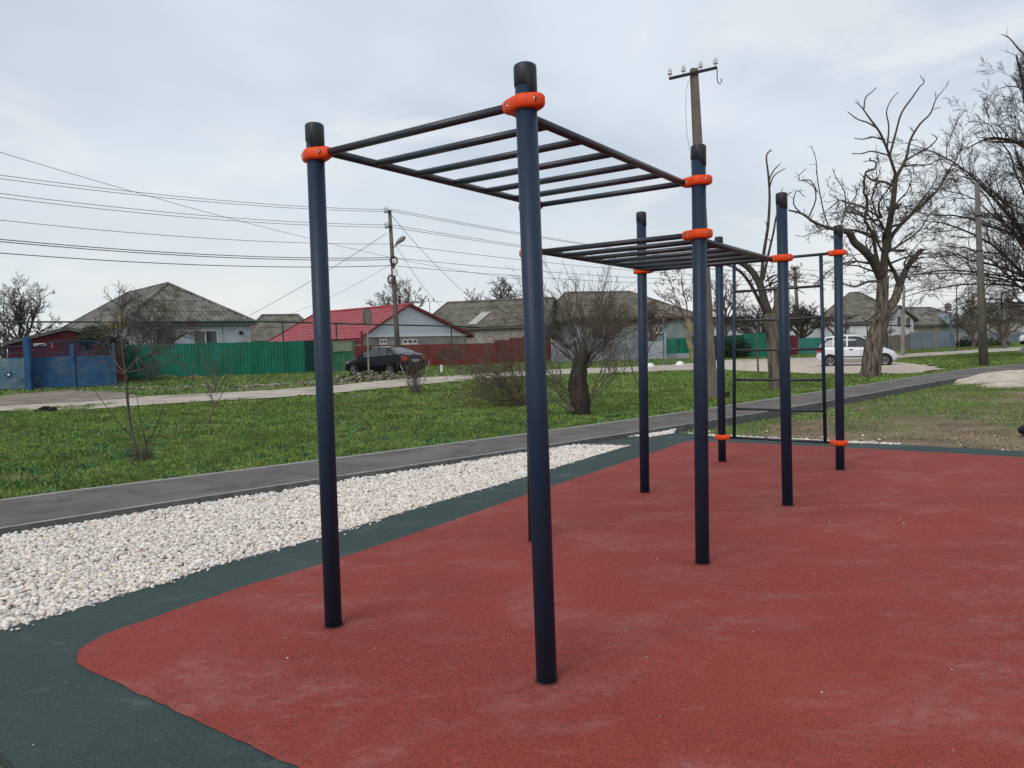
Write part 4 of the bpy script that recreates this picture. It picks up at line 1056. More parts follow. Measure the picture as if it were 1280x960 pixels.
sgr = [(-1.86,1.05,1.06,.60),(-1.35,1.03,1.27,.60),(-.95,1.0,1.40,.60),(-.3,.97,1.455,.60),(.2,.95,1.44,.60),(.55,.94,1.31,.60),(.9,.935,1.10,.62),(1.15,.93,.935,.66)]
rl_ = G(489.5, 470, .03); hd = Vector((-.80, .60, 0)); rg_ = Vector((.60, .80, 0))
cl = rl_ + hd*1.28 + rg_*.73
make_car('black sedan parked by the green gate with its rear towards the path', (cl.x, cl.y, gzf(cl.x, cl.y)), hd, sed, sgr, .79, (-1.28, 1.32), .315, 1.5, M_carb, 4.44, 'parked_car',
         [(-1.62,1.03,-1.0,1.39,.60,.10), (-.38,.97,-.32,1.45,.62,.05), (1.12,.93,.28,1.43,.60,.05), (-1.1,1.0,-.9,1.39,.6,.05)])
mat_ = [(-1.72,.36,.82,.58),(-1.66,.26,.97,.68),(-1.4,.22,.99,.73),(-.7,.19,.96,.745),(.1,.19,.94,.75),(.7,.19,.93,.75),(.95,.19,.92,.745),(1.2,.21,.85,.73),(1.48,.23,.74,.68),(1.66,.25,.62,.58),(1.74,.30,.5,.44)]
mgr = [(-1.66,.98,1.0,.54),(-1.52,.98,1.24,.54),(-1.3,.97,1.41,.54),(-.6,.96,1.485,.55),(0,.95,1.47,.55),(.35,.94,1.36,.55),(.75,.93,1.11,.57),(1.02,.92,.93,.6)]
fr = G(1105.5, 457.6, .03); hd = Vector((.93, -.367, 0)); rg_ = Vector((-.367, -.93, 0))
cl = fr - hd*1.18 - rg_*.66
WS = 1.05
make_car('small dusty white hatchback parked on the sand behind the pruned tree', (cl.x, cl.y, gzf(cl.x, cl.y)), hd, mat_, mgr, .69, (-1.16, 1.18), .28, 1.34, M_carw, 3.5, 'parked_car',
         [(-1.60,.97,-1.32,1.41,.55,.16), (-.42,.95,-.40,1.47,.56,.07), (.98,.93,.12,1.45,.55,.06), (-1.05,.96,-1.0,1.43,.55,.05)])
c = G(1283, 431, .03); hd = Vector((-.85, -.52, 0))
vn = [(-2.2,.4,.95,.80),(-2.15,.3,1.1,.86),(-1.5,.26,1.12,.88),(-.7,.25,1.1,.88),(0,.25,1.1,.88),(.7,.25,1.08,.88),(1.2,.25,1.05,.87),(1.6,.26,.98,.86),(1.9,.28,.9,.84),(2.1,.3,.8,.8),(2.15,.36,.68,.72)]
vg = [(-2.12,1.08,1.12,.76),(-2.05,1.08,1.6,.76),(-1.9,1.08,1.85,.76),(-.6,1.08,1.9,.76),(.5,1.08,1.88,.76),(.9,1.08,1.7,.76),(1.3,1.06,1.35,.76),(1.6,1.02,1.04,.76)]
make_car('white minivan parked at the far right edge among the trees', (c.x+2.3, c.y+1.6, gzf(c.x, c.y)), hd, vn, vg, .82, (-1.3, 1.4), .33, 1.6, M_carw, 4.4, 'parked_van', [(1.55,1.05,.6,1.86,.78,.08), (-2.05,1.1,-1.95,1.84,.78,.3), (.1,1.1,.1,1.88,.78,.08)], cat='van')

# ---- poles and lamps
def sqpole(mb, a, b, w0, w1, d=1.):
    a = Vector(a); b = Vector(b); vs = []
    for p, w in ((a, w0), (b, w1)):
        for sx, sy in ((-1,-1),(1,-1),(1,1),(-1,1)): vs.append((p.x+sx*w/2, p.y+sy*w/2*d, p.z))
    mb.add(vs, [(3,2,1,0),(4,5,6,7),(0,1,5,4),(1,2,6,5),(2,3,7,6),(3,0,4,7)])
def insulator(par, p, s=1.):
    mb = MB(); mb.tube([p, p + Vector((0,0,.07*s))], .012*s, 6)
    mb.lathe(p + Vector((0,0,.06*s)), [(.02*s, 0), (.05*s, .01*s), (.052*s, .035*s), (.028*s, .05*s), (.045*s, .065*s), (.04*s, .10*s), (.022*s, .115*s), (.03*s, .13*s), (.01*s, .15*s)], 10)
    mb.build('insulator', M_porc, par, smooth=True)
b = G(888.5, 498, .03); t = AT(867.3, 86, b.y + .1)
up1 = empty('utility_pole', (b.x, b.y, b.z), 'leaning square concrete pole with a four insulator crossarm behind the frame', 'utility pole')
mb = MB(); sqpole(mb, (b.x, b.y, -.3), t, .315, .178); mb.build('shaft', M_conc, up1, bevel=.02)
Yt = t.y - .12; l_, r_ = AT(836.6, 98.4, Yt), AT(896, 84.5, Yt)
mb = MB(); mb.bar(l_, r_, .06, .06); mb.build('crossarm', M_iron, up1)
for q in (.015, .30, .66, .975): insulator(up1, l_.lerp(r_, q) + Vector((0,0,.02)), 1.15)
mb = MB(); mb.tube([AT(896.2, 84, Yt), AT(896.5, 98, Yt), AT(897.5, 103.5, Yt), AT(900, 105, Yt), AT(902, 102, Yt), AT(901.6, 98, Yt)], .012, 6); mb.build('hook', M_iron, up1, smooth=True)
mb = MB(); mb.tube([AT(860.5, 101, Yt), AT(857.5, 115, Yt), AT(857, 140, Yt), AT(858.5, 165, Yt), AT(862.5, 190, Yt), AT(866, 230, Yt), AT(871, 290, Yt)], .005, 5); mb.build('loose_wire', M_wire, up1)

b = G(496.5, 462, .03); b = Vector((b.x, 43.2, gzf(b.x, 43.2))); b.x = AT(498.5, 455, 43.2).x; t = AT(487, 262.5, 43.2)
lp = empty('street_lamp_pole', b, 'concrete street lamp pole with many wires standing behind the black sedan', 'lamp pole')
mb = MB(); mb.tube([(b.x, b.y, -.3), b.lerp(t, .5), t], [.16, .13, .095], 14); mb.build('shaft', M_conc, lp, smooth=True)
LY = 43.0
for (x0, y0, x1, y1) in ((480.7, 265.6, 489, 264.2), (481.4, 285, 490.5, 282.6)):
    mb = MB(); mb.bar(AT(x0, y0, LY), AT(x1, y1, LY), .07, .07); mb.build('bracket', M_iron, lp)
    for x_ in (x0+.4, x0+3.2): insulator(lp, AT(x_, y0-.4, LY), 1.5)
mb = MB(); mb.tube([AT(491, 309, LY), AT(494.5, 308, LY), AT(497.5, 302, LY-.2)], .03, 8); mb.build('lamp_arm', M_iron, lp, smooth=True)
q = AT(500.8, 300.2, LY-.3); mb = MB(); mb.lathe(q, [(.02, -.34), (.08, -.28), (.12, -.1), (.15, .12), (.11, .27), (.02, .33)], 14, Matrix.Rotation(.95, 3, 'Y')); mb.build('lamp_head', M_conc2, lp, smooth=True)
for (x_, y_, r_, m_) in ((492.3, 326, .19, M_iron), (489.3, 349.5, .20, M_iron)):
    mb = MB(); c = AT(x_, y_, LY-.16)
    pts = [c + Vector((r_*math.cos(k*PI/8), 0, r_*1.2*math.sin(k*PI/8))) for k in range(17)]; mb.tube(pts, .045, 6, cap=False); mb.build('cable_coil', m_, lp, smooth=True)
mb = MB(); mb.box(AT(494.2, 340.5, LY-.15), (.26, .18, .40)); mb.build('meter_box', M_white, lp, bevel=.02)
mb = MB(); mb.box(AT(492.3, 326, LY-.2), (.18, .1, .22)); mb.build('meter_box', M_porc, lp, bevel=.02)

b = G(1230, 457.5, .03); t = AT(1221, 228, b.y)
p3 = empty('utility_pole', b, 'tall bare concrete pole without wires beside the path on the right', 'utility pole')
mb = MB(); mb.tube([(b.x, b.y, -.3), b.lerp(t, .5), t], [.19, .135, .085], 14); mb.build('shaft', M_conc, p3, smooth=True)
for f_ in (.63, .82):
    mb = MB(); q = b.lerp(t, f_); mb.lathe(q, [(.13, -.03), (.14, 0), (.13, .03)], 14); mb.build('band', M_iron, p3)
def farpole(label, px0, py0, px1, py1, Y, r0, r1, arms=(), lamp=None, m=M_conc2, ins=True):
    b = AT(px0, py0, Y); b.z = gzf(b.x, Y); t = AT(px1, py1, Y)
    r = empty('utility_pole', b, label, 'utility pole'); mb = MB(); mb.tube([(b.x, b.y, -.3), t], [r0, r1], 10); mb.build('shaft', m, r)
    for (x0, x1, y_) in arms:
        mb = MB(); mb.bar(AT(x0, y_+.4, Y-.15), AT(x1, y_-.4, Y-.15), .1, .12); mb.build('crossarm', M_iron, r)
        if ins:
            for x_ in (x0+.3, x0+2, x1-2, x1-.3): insulator(r, AT(x_, y_, Y-.15), 2.0)
    if lamp:
        mb = MB(); mb.tube([AT(*lamp[0], Y), AT(*lamp[1], Y), AT(*lamp[2], Y)], .04, 6); mb.build('lamp_arm', M_iron, r)
        mb = MB(); mb.lathe(AT(*lamp[2], Y), [(.02, -.3), (.1, -.2), (.14, .1), (.02, .3)], 10, Matrix.Rotation(1.3, 3, 'Y')); mb.build('lamp_head', M_porc, r)
    return r
farpole('distant power pole with three crossarms seen through the wall bars', 1000, 430, 993.2, 333, 78, .22, .15, ((988.5, 998, 336), (989, 998.5, 343), (990, 999.5, 347.5)), ((995, 353), (1003, 351), (1008, 352)), M_wood)
farpole('slender pale lamp post in front of the gabled white wing', 1128, 440, 1130, 357, 50, .13, .08, (), ((1130, 366), (1134, 363), (1138, 361.5)))
farpole('very thin dark mast rising beside the grey hipped roof', 1197, 420, 1195.5, 358, 74, .06, .04, (), None, M_iron)
farpole('thin blue post in front of the blue grey fence', 1189, 437, 1188, 392, 58, .09, .07, (), None, M_blue2)
farpole('short wooden post in front of the blue grey fence', 1171.5, 440, 1170.5, 409, 56, .09, .08, (), None, M_wood)
farpole('dark thin pole between branches near the right edge', 1252, 430, 1252, 366, 80, .09, .07, (), None, M_iron)
farpole('thin blue grey pole beside the far dark green gate', 829.5, 452, 829.5, 398, 50, .06, .05, (), None, M_blue2)

# ---- wires
def wire(a, b, sag, r=.011, grp='overhead wires on the lamp pole', lab='thin overhead wire strung from the street lamp pole'):
    a, b = Vector(a), Vector(b); pts = []
    for i in range(15):
        t_ = i/14; p = a.lerp(b, t_); p.z -= sag*4*t_*(1-t_); pts.append(p)
    mb = MB(); mb.tube(pts, r, 5); tag(mb.build('overhead_wire', M_wire, smooth=True, origin=pts[0]), lab, 'wire', grp)
for (y0, ex, ey, lab) in ((206, 482, 262, 'highest overhead wire left of the lamp pole'), (211, 484, 264.5, 'overhead wire just under the highest one left of the lamp pole'), (230, 482, 281, 'upper wire of the second pair left of the lamp pole'), (235.5, 484, 284, 'lower wire of the second pair left of the lamp pole'), (266, 489, 305, 'single thin wire midway down left of the lamp pole'), (292, 489, 322, 'upper of the two thick low wires left of the lamp pole'), (295, 489, 324.5, 'second of the low wires left of the lamp pole'), (311, 489, 332, 'lowest overhead wire left of the lamp pole')):
    wire(AT(-130, y0 - 6, 27), AT(ex, ey, LY), .35, .012 if y0 < 290 else .019, lab=lab)
for (y1, ey, lab) in ((335, 261.5, 'highest wire from the lamp pole to the far power pole'), (335, 264, 'second wire from the lamp pole to the far power pole'), (342.5, 281, 'third wire from the lamp pole to the far power pole'), (342.5, 284, 'fourth wire from the lamp pole to the far power pole'), (347, 305, 'fifth wire from the lamp pole to the far power pole'), (350, 322, 'sixth wire from the lamp pole to the far power pole'), (354, 332, 'lowest wire from the lamp pole to the far power pole')):
    wire(AT(489, ey, LY), AT(992 + (ey % 3)*2, y1, 77.8), .5, .014, lab=lab)
wire(AT(-60, 172, 24), AT(386, 298, 40), .12, .010, lab='long diagonal wire crossing the others in the left sky')
wire(AT(386, 298, 40), AT(680, 352, 60), .3, .010, lab='diagonal wire continuing behind the lamp pole')
wire(AT(484, 291, LY), AT(312, 394, 52), .15, .014, lab='service wire from the lamp pole down to the bluish house')
wire(AT(489, 330, LY), AT(345, 398, 60), .3, .009, lab='faint service wire from the lamp pole to the small grey roof')
wire(AT(490, 270, LY), AT(592, 375, 62), .3, .014, lab='service wire from the lamp pole down to the long grey house')
wire(AT(494, 305, LY), AT(551, 383, 61), .3, .012, lab='service wire from the lamp arm down to the roof by the antenna')
for i, (y0, lab) in enumerate(((336, 'highest wire right of the far power pole'), (343, 'middle wire right of the far power pole'), (347.5, 'lower wire right of the far power pole'), (352, 'lowest wire right of the far power pole'))):
    wire(AT(997, y0, 77.8), AT(1330, y0+22, 150), .6, .02, lab=lab)

# ---- road sign
b = G(461, 474, .03); t = AT(459, 386, b.y)
rs = empty('road_sign', b, 'round road sign seen edge on in front of the black sedan', 'road sign')
mb = MB(); mb.tube([(b.x, b.y, -.1), t], .038, 10); mb.build('post', M_conc2, rs)
c = AT(459.2, 396, b.y - .06); Rz = Matrix.Rotation(math.radians(70), 3, 'Z') @ Matrix.Rotation(PI/2, 3, 'X')
mb = MB(); mb.lathe(c, [(.37, -.01), (.385, -.02), (.385, .015), (.37, .012)], 28, Rz); d_ = mb.build('sign_disc', M_kerb_dark, rs)
mb = MB(); mb.lathe(c, [(.33, .013), (.33, .02), (.32, .021)], 28, Rz); mb.build('sign_face', M_conc2, d_)
mb = MB(); mb.lathe(c, [(.33, -.026), (.30, -.027)], 28, Rz); mb.build('sign_back', M_kerb_dark, d_)
# ---- white half domes
for (px, py, lab) in ((812.5, 459.3, 'white concrete half dome partly behind a frame post'), (850, 457, 'white concrete half dome alone at the road edge')):
    c = G(px, py, .05); mb = MB(); prf = [(.26*math.cos(a_), .26*math.sin(a_)) for a_ in np.linspace(0, 1.5, 9)]; mb.lathe((c.x, c.y, c.z), prf, 20); tag(mb.build('bollard_dome', M_white, smooth=True, origin=c), lab, 'bollard', 'white half domes by the road')

# ------------------------------------------------------------------ trees
class Tree:
    def __init__(s, seed, twig_min=.004):
        s.r = random.Random(seed); s.tr = MB(); s.br = MB(); s.tm = twig_min
    def grow(s, p, d, L, r, lev, maxlev, wob=.22, up=.08, nch=6, ratio=.55, spread=(30, 65), mb=None, taper=.75, first=.2, nseg=None, sag=0):
        R = s.r; mb = mb or s.br; n = nseg or max(3, int(5 - lev) + 2); d = Vector(d).normalized(); p = Vector(p)
        pts = [p.copy()]; rad = [r]
        for i in range(n):
            d = d + Vector((R.gauss(0, wob), R.gauss(0, wob), R.gauss(0, wob)*.8 + up - sag*i/n)); d.normalize()
            p = p + d*(L/n); pts.append(p.copy()); rad.append(max(s.tm*.6, r*(1 - taper*(i+1)/n)))
        mb.tube(pts, rad, 3 if r < .012 else (5 if r < .04 else 8), cap=False)
        if lev < maxlev: s.kids(pts, rad, L, lev, maxlev, wob, up, nch, ratio, spread, first, sag)
        return pts, rad
    def kids(s, pts, rad, L, lev, maxlev, wob, up, nch, ratio, spread, first=.2, sag=0):
        R = s.r; m = len(pts) - 1
        for k in range(nch):
            t = first + (1 - first)*(k + R.random())/nch; f = min(t*m, m - 1e-3); i = int(f); q = pts[i].lerp(pts[i+1], f - i); rr = rad[i]*(1-(f-i)) + rad[i+1]*(f-i)
            ax = (pts[i+1] - pts[i]).normalized(); a = math.radians(R.uniform(*spread)); ph = R.uniform(0, 2*PI)
            o = ax.orthogonal().normalized(); o = Matrix.Rotation(ph, 3, ax) @ o
            dd = ax*math.cos(a) + o*math.sin(a)
            s.grow(q, dd, L*ratio*R.uniform(.6, 1.25)*(1.1 - .45*t), max(s.tm, rr*R.uniform(.45, .7)), lev+1, maxlev, wob, up, max(2, int(nch*.8)), ratio, spread, sag=sag)
    def limb(s, pts, r0, r1, lev=1, maxlev=3, nch=6, mb=None, sides=8, wig=0, **k):
        """explicit limb given as world points"""
        R = s.r; P = [Vector(p) for p in pts]; out = []
        for i in range(len(P)-1):
            p0, p1, p2, p3 = P[max(i-1,0)], P[i], P[i+1], P[min(i+2, len(P)-1)]
            for j in range(3):
                t = j/3; out.append(.5*((2*p1) + (-p0+p2)*t + (2*p0-5*p1+4*p2-p3)*t*t + (-p0+3*p1-3*p2+p3)*t*t*t))
        out.append(P[-1]); n = len(out)
        if wig: out = [out[0]] + [o + Vector((R.gauss(0, wig), R.gauss(0, wig), R.gauss(0, wig))) for o in out[1:]]
        rad = [r0 + (r1-r0)*(i/(n-1)) for i in range(n)]
        (mb or s.br).tube(out, rad, sides, cap=False)
        L = sum((out[i+1]-out[i]).length for i in range(n-1))
        if nch: s.kids(out, rad, k.pop('clen', L), lev, maxlev, k.get('wob', .2), k.get('up', .05), nch, k.get('ratio', .35), k.get('spread', (30, 70)), k.get('first', .25))
        return out
    def done(s, name, label, base, mt, mb_, cat='tree', group=None, trunk='trunk', crown='branches'):
        root = empty(name, base, label, cat, group)
        if s.tr.v: s.tr.build(trunk, mt, root, smooth=True)
        if s.br.v: s.br.build(crown, mb_, root, smooth=True)
        return root
def L2(Y, *pp):
    """photo positions at depth Y (+ optional third value = depth shift)"""
    return [AT(q[0], q[1], Y + (q[2] if len(q) > 2 else 0)) for q in pp]

# pruned tree by the path
b = G(1089, 471, .03); Y0 = b.y
T = Tree(5, .011); U = Y0/950
T.limb(L2(Y0, (1088,476), (1089,460), (1091,440), (1095,420), (1101,402)), 12.5*U, 10*U, nch=0, mb=T.tr, sides=14)
T.limb(L2(Y0, (1088,476), (1087.5,472), (1088.5,464)), 14.5*U, 12*U, nch=0, mb=T.tr, sides=14)
T.limb(L2(Y0, (1099,407), (1102,388), (1103,365), (1104,345)), 8*U, 6.5*U, nch=0, mb=T.tr, sides=12)
T.limb(L2(Y0, (1100,405), (1110,386,.2), (1119,374,.4), (1124,357,.5)), 6.5*U, 5*U, nch=0, mb=T.tr, sides=12)
k_ = dict(nch=10, maxlev=3, clen=62*U, wob=.28)
T.limb(L2(Y0, (1104,350), (1106,318), (1111,285), (1116,255), (1120,218)), 5.2*U, 2.9*U, **k_)
T.limb(L2(Y0, (1120,220), (1111,192,-.3), (1100,166,-.5), (1087,148,-.6), (1077,134,-.6), (1069,127,-.7)), 2.0*U, .35*U, nch=3, maxlev=2, clen=35*U)
T.limb(L2(Y0-.6, (1080,136), (1082,122), (1090,115), (1096,109)), .9*U, .4*U, nch=0)
T.limb(L2(Y0-.6, (1096,160), (1084,153), (1072,149), (1060,140)), 1.1*U, .5*U, nch=3, maxlev=2, clen=20*U)
T.limb(L2(Y0-.4, (1104,175), (1090,171), (1080,174), (1068,173)), 1.0*U, .5*U, nch=2, maxlev=2, clen=20*U)
T.limb(L2(Y0-.3, (1110,194), (1090,189), (1078,192), (1065,192)), 1.0*U, .5*U, nch=1, maxlev=2, clen=12*U)
T.limb(L2(Y0, (1112,195), (1120,165,.4), (1127,141,.6), (1141,121,.8), (1150,108,.8), (1155,103,.8), (1150,94,.8)), 1.5*U, .35*U, nch=4, maxlev=2, clen=28*U)
T.limb(L2(Y0, (1109,185), (1111,158), (1108,140), (1114,125), (1122,116)), 1.1*U, .4*U, nch=1, maxlev=2, clen=18*U)
T.limb(L2(Y0, (1120,222), (1132,200,.5), (1138,175,.8), (1150,155,1.), (1163,142,1.2), (1170,124,1.3), (1183,108,1.4)), 2.1*U, .35*U, nch=6, maxlev=3, clen=35*U)
T.limb(L2(Y0+.6, (1133,200), (1148,191), (1160,185), (1171,174), (1166,168)), 1.3*U, .5*U, nch=3, maxlev=2, clen=25*U)
T.limb(L2(Y0+.4, (1130,208), (1145,206), (1160,206), (1171,200)), 1.2*U, .5*U, nch=3, maxlev=2, clen=25*U)
T.limb(L2(Y0+.5, (1124,360), (1131,340,.3), (1140,326,.5), (1152,312,.6)), 4.5*U, 2.5*U, **k_)
T.limb(L2(Y0, (1110,308), (1118,290,.3), (1145,262,.8), (1170,240,1.2), (1188,210,1.4), (1197,196,1.5)), 2.9*U, .7*U, nch=12, maxlev=4, clen=50*U)
T.limb(L2(Y0, (1102,350), (1092,328,-.3), (1080,313,-.6), (1068,303,-.7), (1062,291,-.8), (1056,289,-.8)), 5.5*U, 3.6*U, nch=3, maxlev=3, clen=40*U)
T.limb(L2(Y0-.8, (1059,290), (1040,286), (1020,279), (1002,267), (986,263)), 2.4*U, .9*U, nch=6, maxlev=3, clen=30*U)
for pp in (((1036,284),(1029,262),(1022,225),(1020,200),(1014,182)), ((1010,273),(1020,248),(1014,226),(1001,226),(999,219),(1008,211)), ((1052,280),(1057,258),(1055,238),(1045,222),(1041,210)), ((1057,262),(1070,245),(1069,232)), ((1022,240),(1016,232),(1003,224)), ((1002,267),(992,255),(996,238),(1005,246))):
    T.limb(L2(Y0-.8, *pp), .95*U, .35*U, nch=6, maxlev=2, clen=24*U)
T.limb(L2(Y0-.2, (1101,345), (1092,300), (1090,290), (1081,275), (1084,253), (1079,235), (1084,215), (1093,210), (1095,203), (1085,199)), 2.4*U, .9*U, nch=5, maxlev=3, clen=35*U, wig=.02)
T.limb(L2(Y0, (1116,232), (1104,227), (1092,226), (1083,219)), 1.6*U, .9*U, nch=6, maxlev=2, clen=16*U)
T.limb(L2(Y0-.3, (1100,352), (1085,352), (1070,358), (1054,355), (1040,352)), 1.7*U, .7*U, nch=6, maxlev=3, clen=30*U)
T.limb(L2(Y0+.4, (1124,358), (1119,342), (1112,330), (1108,318)), 3*U, 1.8*U, nch=5, maxlev=3, clen=45*U)
T.limb(L2(Y0-.3, (1096,392), (1088,398), (1082,401), (1078,396)), 1.2*U, .5*U, nch=3, maxlev=2, clen=14*U)
for i in range(17):
    a = T.r.uniform(-1, 1); p0_ = AT(1104 + a*8, 345 - T.r.random()*85, Y0 + T.r.uniform(-.5, .5)); T.grow(p0_, (a*1.6 + T.r.uniform(-.5, .5), T.r.uniform(-1, 1), .5), 82*U, 1.5*U, 1, 4, .3, .02, 6, .5)
T.done('pruned_tree', 'pruned bare tree with thick forked trunk and curling limbs beside the white hatchback', b, M_bark, M_bark2)

# second pruned tree seen through the wall bars
b = G(969, 488, .03); Y0 = b.y; U = Y0/950; T = Tree(8, .009)
T.limb(L2(Y0, (970,493), (969,470), (967,440), (965,415), (962,392)), 8.4*U, 7.6*U, nch=0, mb=T.tr, sides=14)
T.limb(L2(Y0, (970,495), (970,489), (969,482)), 10.5*U, 8*U, nch=0, mb=T.tr, sides=14)
T.limb(L2(Y0, (966,420), (971,395), (973,372), (971,358)), 6*U, 5*U, nch=0, mb=T.tr, sides=12)
T.limb(L2(Y0, (963,398), (956,378), (952,362), (947,350), (938,337), (926,328), (916,326)), 5.6*U, 3.2*U, nch=3, maxlev=3, clen=30*U)
T.limb(L2(Y0+.3, (962,400), (951,380), (939,357), (928,342), (917,334), (908,331)), 2.8*U, 1.2*U, nch=4, maxlev=3, clen=30*U)
T.limb(L2(Y0, (955,368), (952,350), (955,315), (960,283), (962,246), (960,215), (958,195), (964,187)), 2.6*U, .7*U, nch=5, maxlev=2, clen=30*U)
T.limb(L2(Y0, (954,350), (960,320), (967,290), (971,268), (980,255)), 1.9*U, .7*U, nch=4, maxlev=2, clen=24*U)
for pp in (((962,234),(966,222),(972,216),(982,210)), ((961,224),(968,212),(975,205)), ((974,262),(975,245),(978,236)), ((976,258),(984,244),(990,240))): T.limb(L2(Y0, *pp), 1.0*U, .4*U, nch=1, maxlev=2, clen=10*U)
T.limb(L2(Y0, (957,352), (966,345), (985,343), (1000,352)), 1.3*U, .5*U, nch=4, maxlev=2, clen=20*U)
T.limb(L2(Y0, (955,360), (972,352), (990,358), (1004,366)), 1.3*U, .5*U, nch=4, maxlev=2, clen=20*U)
for i in range(8): T.grow(AT(955 + T.r.uniform(-12, 16), 385 - T.r.random()*40, Y0), (T.r.uniform(-1.2, 1.2), T.r.uniform(-1, 1), T.r.uniform(.1, .8)), 42*U, 1.0*U, 1, 3, .25, .03, 5, .5)
T.done('pruned_tree', 'pruned bare tree standing on the lawn seen through the wall bars', b, M_bark, M_bark2)

# large bare tree at the right edge
b = G(1306, 452, .03); b = Vector((AT(1306, 452, 40).x, 40, gzf(27, 40))); T = Tree(21, .0085); U = 40/950
T.limb([b + Vector((.1, 0, -.2)), b + Vector((.0, .0, 1.2)), b + Vector((-.1, .1, 2.6))], .42, .33, nch=0, mb=T.tr, sides=14)
tp = b + Vector((-.1, .1, 2.5))
T.limb([tp, tp + Vector((.1, 0, 2.5)), tp + Vector((-.2, .1, 5.5)), tp + Vector((-.6, .2, 8.6)), tp + Vector((-.9, 0, 11)), tp + Vector((-1.4, 0, 13.2))], .30, .04, nch=11, maxlev=3, clen=6.5, ratio=.42, spread=(25, 65), wob=.2)
k_ = dict(nch=13, maxlev=4, clen=5.6, ratio=.44, wob=.16, up=.015, spread=(20, 58), first=.08)
RR = random.Random(4)
for i in range(26):
    an = math.radians(-8 + 98*(i + RR.random())/26); side = -1 if i % 4 else 1
    L_ = 6.9 + 2.8*math.sin(an)*(1 if an > .5 else .4); L_ *= RR.uniform(.82, 1.05)
    dx = side*math.cos(an)*L_; dz = math.sin(an)*L_; dy = RR.uniform(-2.4, 2.4); s0 = tp + Vector((0, 0, RR.uniform(-.3, 3.2)*(1 if an > .3 else .5)))
    T.limb([s0, s0 + Vector((dx*.28, dy*.3, dz*.40 + .35)), s0 + Vector((dx*.64, dy*.7, dz*.76 + .45)), s0 + Vector((dx, dy, dz))], RR.uniform(.055, .10), .014, wig=.06, **k_)
T.limb(L2(40, (1290,110), (1284,75), (1272,60), (1262,48), (1252,43)), .06, .015, nch=7, maxlev=2, clen=1.6)
T.limb(L2(40, (1290,120), (1276,110), (1260,108), (1246,112)), .05, .012, nch=6, maxlev=2, clen=1.4)
T.limb(L2(40, (1300,190), (1275,178), (1240,172), (1215,182), (1198,190)), .08, .015, nch=12, maxlev=3, clen=2.6)
T.done('large_tree', 'very large dense bare tree filling the right edge of the sky', b, M_barkd, M_bark2)
# leaning pale trunk foot at the right edge
b = G(1276, 441, .03); mb = MB(); t = AT(1296, 418, b.y); mb.tube([b + Vector((-.1, 0, -.2)), b.lerp(t, .4), t], [.22, .17, .14], 10); mb.tube([b.lerp(t, .4), t + Vector((1.2, 0, 1.5))], [.12, .07], 8)
T = Tree(77, .006); T.tr = mb; T.kids([b.lerp(t, .4), t, t + Vector((.8, 0, 1.6)), t + Vector((.6, .2, 3.2))], [.16, .13, .1, .05], 3.5, 1, 3, .2, .1, 8, .6, (25, 70))
T.done('leaning_tree', 'pale trunked tree leaning right at the right edge of the lawn', b, M_bark_pale, M_twigg)

# charred stump with fan of shoots
b = G(727, 519, .03); Y0 = b.y; U = Y0/950; T = Tree(33, .0042)
T.limb(L2(Y0, (726,523), (726,505), (724,485), (724,465), (727,449), (732,440)), 12*U, 8.2*U, nch=0, mb=T.tr, sides=16, wig=.012)
T.limb(L2(Y0-.05, (719,518), (717,500), (714,480), (717,462)), 4.5*U, 3.2*U, nch=0, mb=T.tr, sides=9, wig=.01)
T.limb(L2(Y0-.05, (735,518), (735,500), (733,480)), 3.6*U, 2.4*U, nch=0, mb=T.tr, sides=9, wig=.01)
R = T.r
for i in range(72):
    a = R.gauss(0, .9); dy = R.uniform(-.5, .5); p0_ = AT(728 + R.uniform(-9, 9), 448 + R.uniform(-8, 14), Y0 + R.uniform(-.1, .1))
    T.grow(p0_, (a, dy, 1.0), R.uniform(1.2, 2.15), R.uniform(.008, .015), 1, 3, .12, .02, 6, .36, (15, 38), nseg=8)
for i in range(18):
    s_ = R.choice((-1, 1)); p0_ = AT(727 + s_*R.uniform(8, 11), 514 - R.random()*22, Y0 - .05)
    T.grow(p0_, (s_*R.uniform(.4, 1.1), R.uniform(-.5, .5), R.uniform(.7, 1.2)), R.uniform(1.0, 2.0), R.uniform(.007, .012), 1, 3, .14, .03, 5, .42, (20, 50), nseg=7)
T.limb(L2(Y0-.2, (717,513), (708,502), (697,490), (686,478), (680,462), (682,440)), .028, .010, nch=7, maxlev=3, clen=1.2)
T.limb(L2(Y0-.3, (716,514), (700,506), (688,493), (678,488), (668,472), (664,450)), .022, .008, nch=7, maxlev=3, clen=1.1)
T.limb(L2(Y0-.1, (703,497), (701,470), (697,445), (690,420), (686,395)), .016, .006, nch=7, maxlev=3, clen=.9)
T.limb(L2(Y0-.2, (739,490), (748,470), (757,452), (770,438), (782,430)), .012, .004, nch=6, maxlev=3, clen=.9)
T.done('sprouting_stump', 'charred thick stump with a fan of bare shoots in the middle of the lawn', b, M_barkd, M_twigg, 'tree', crown='shoots')

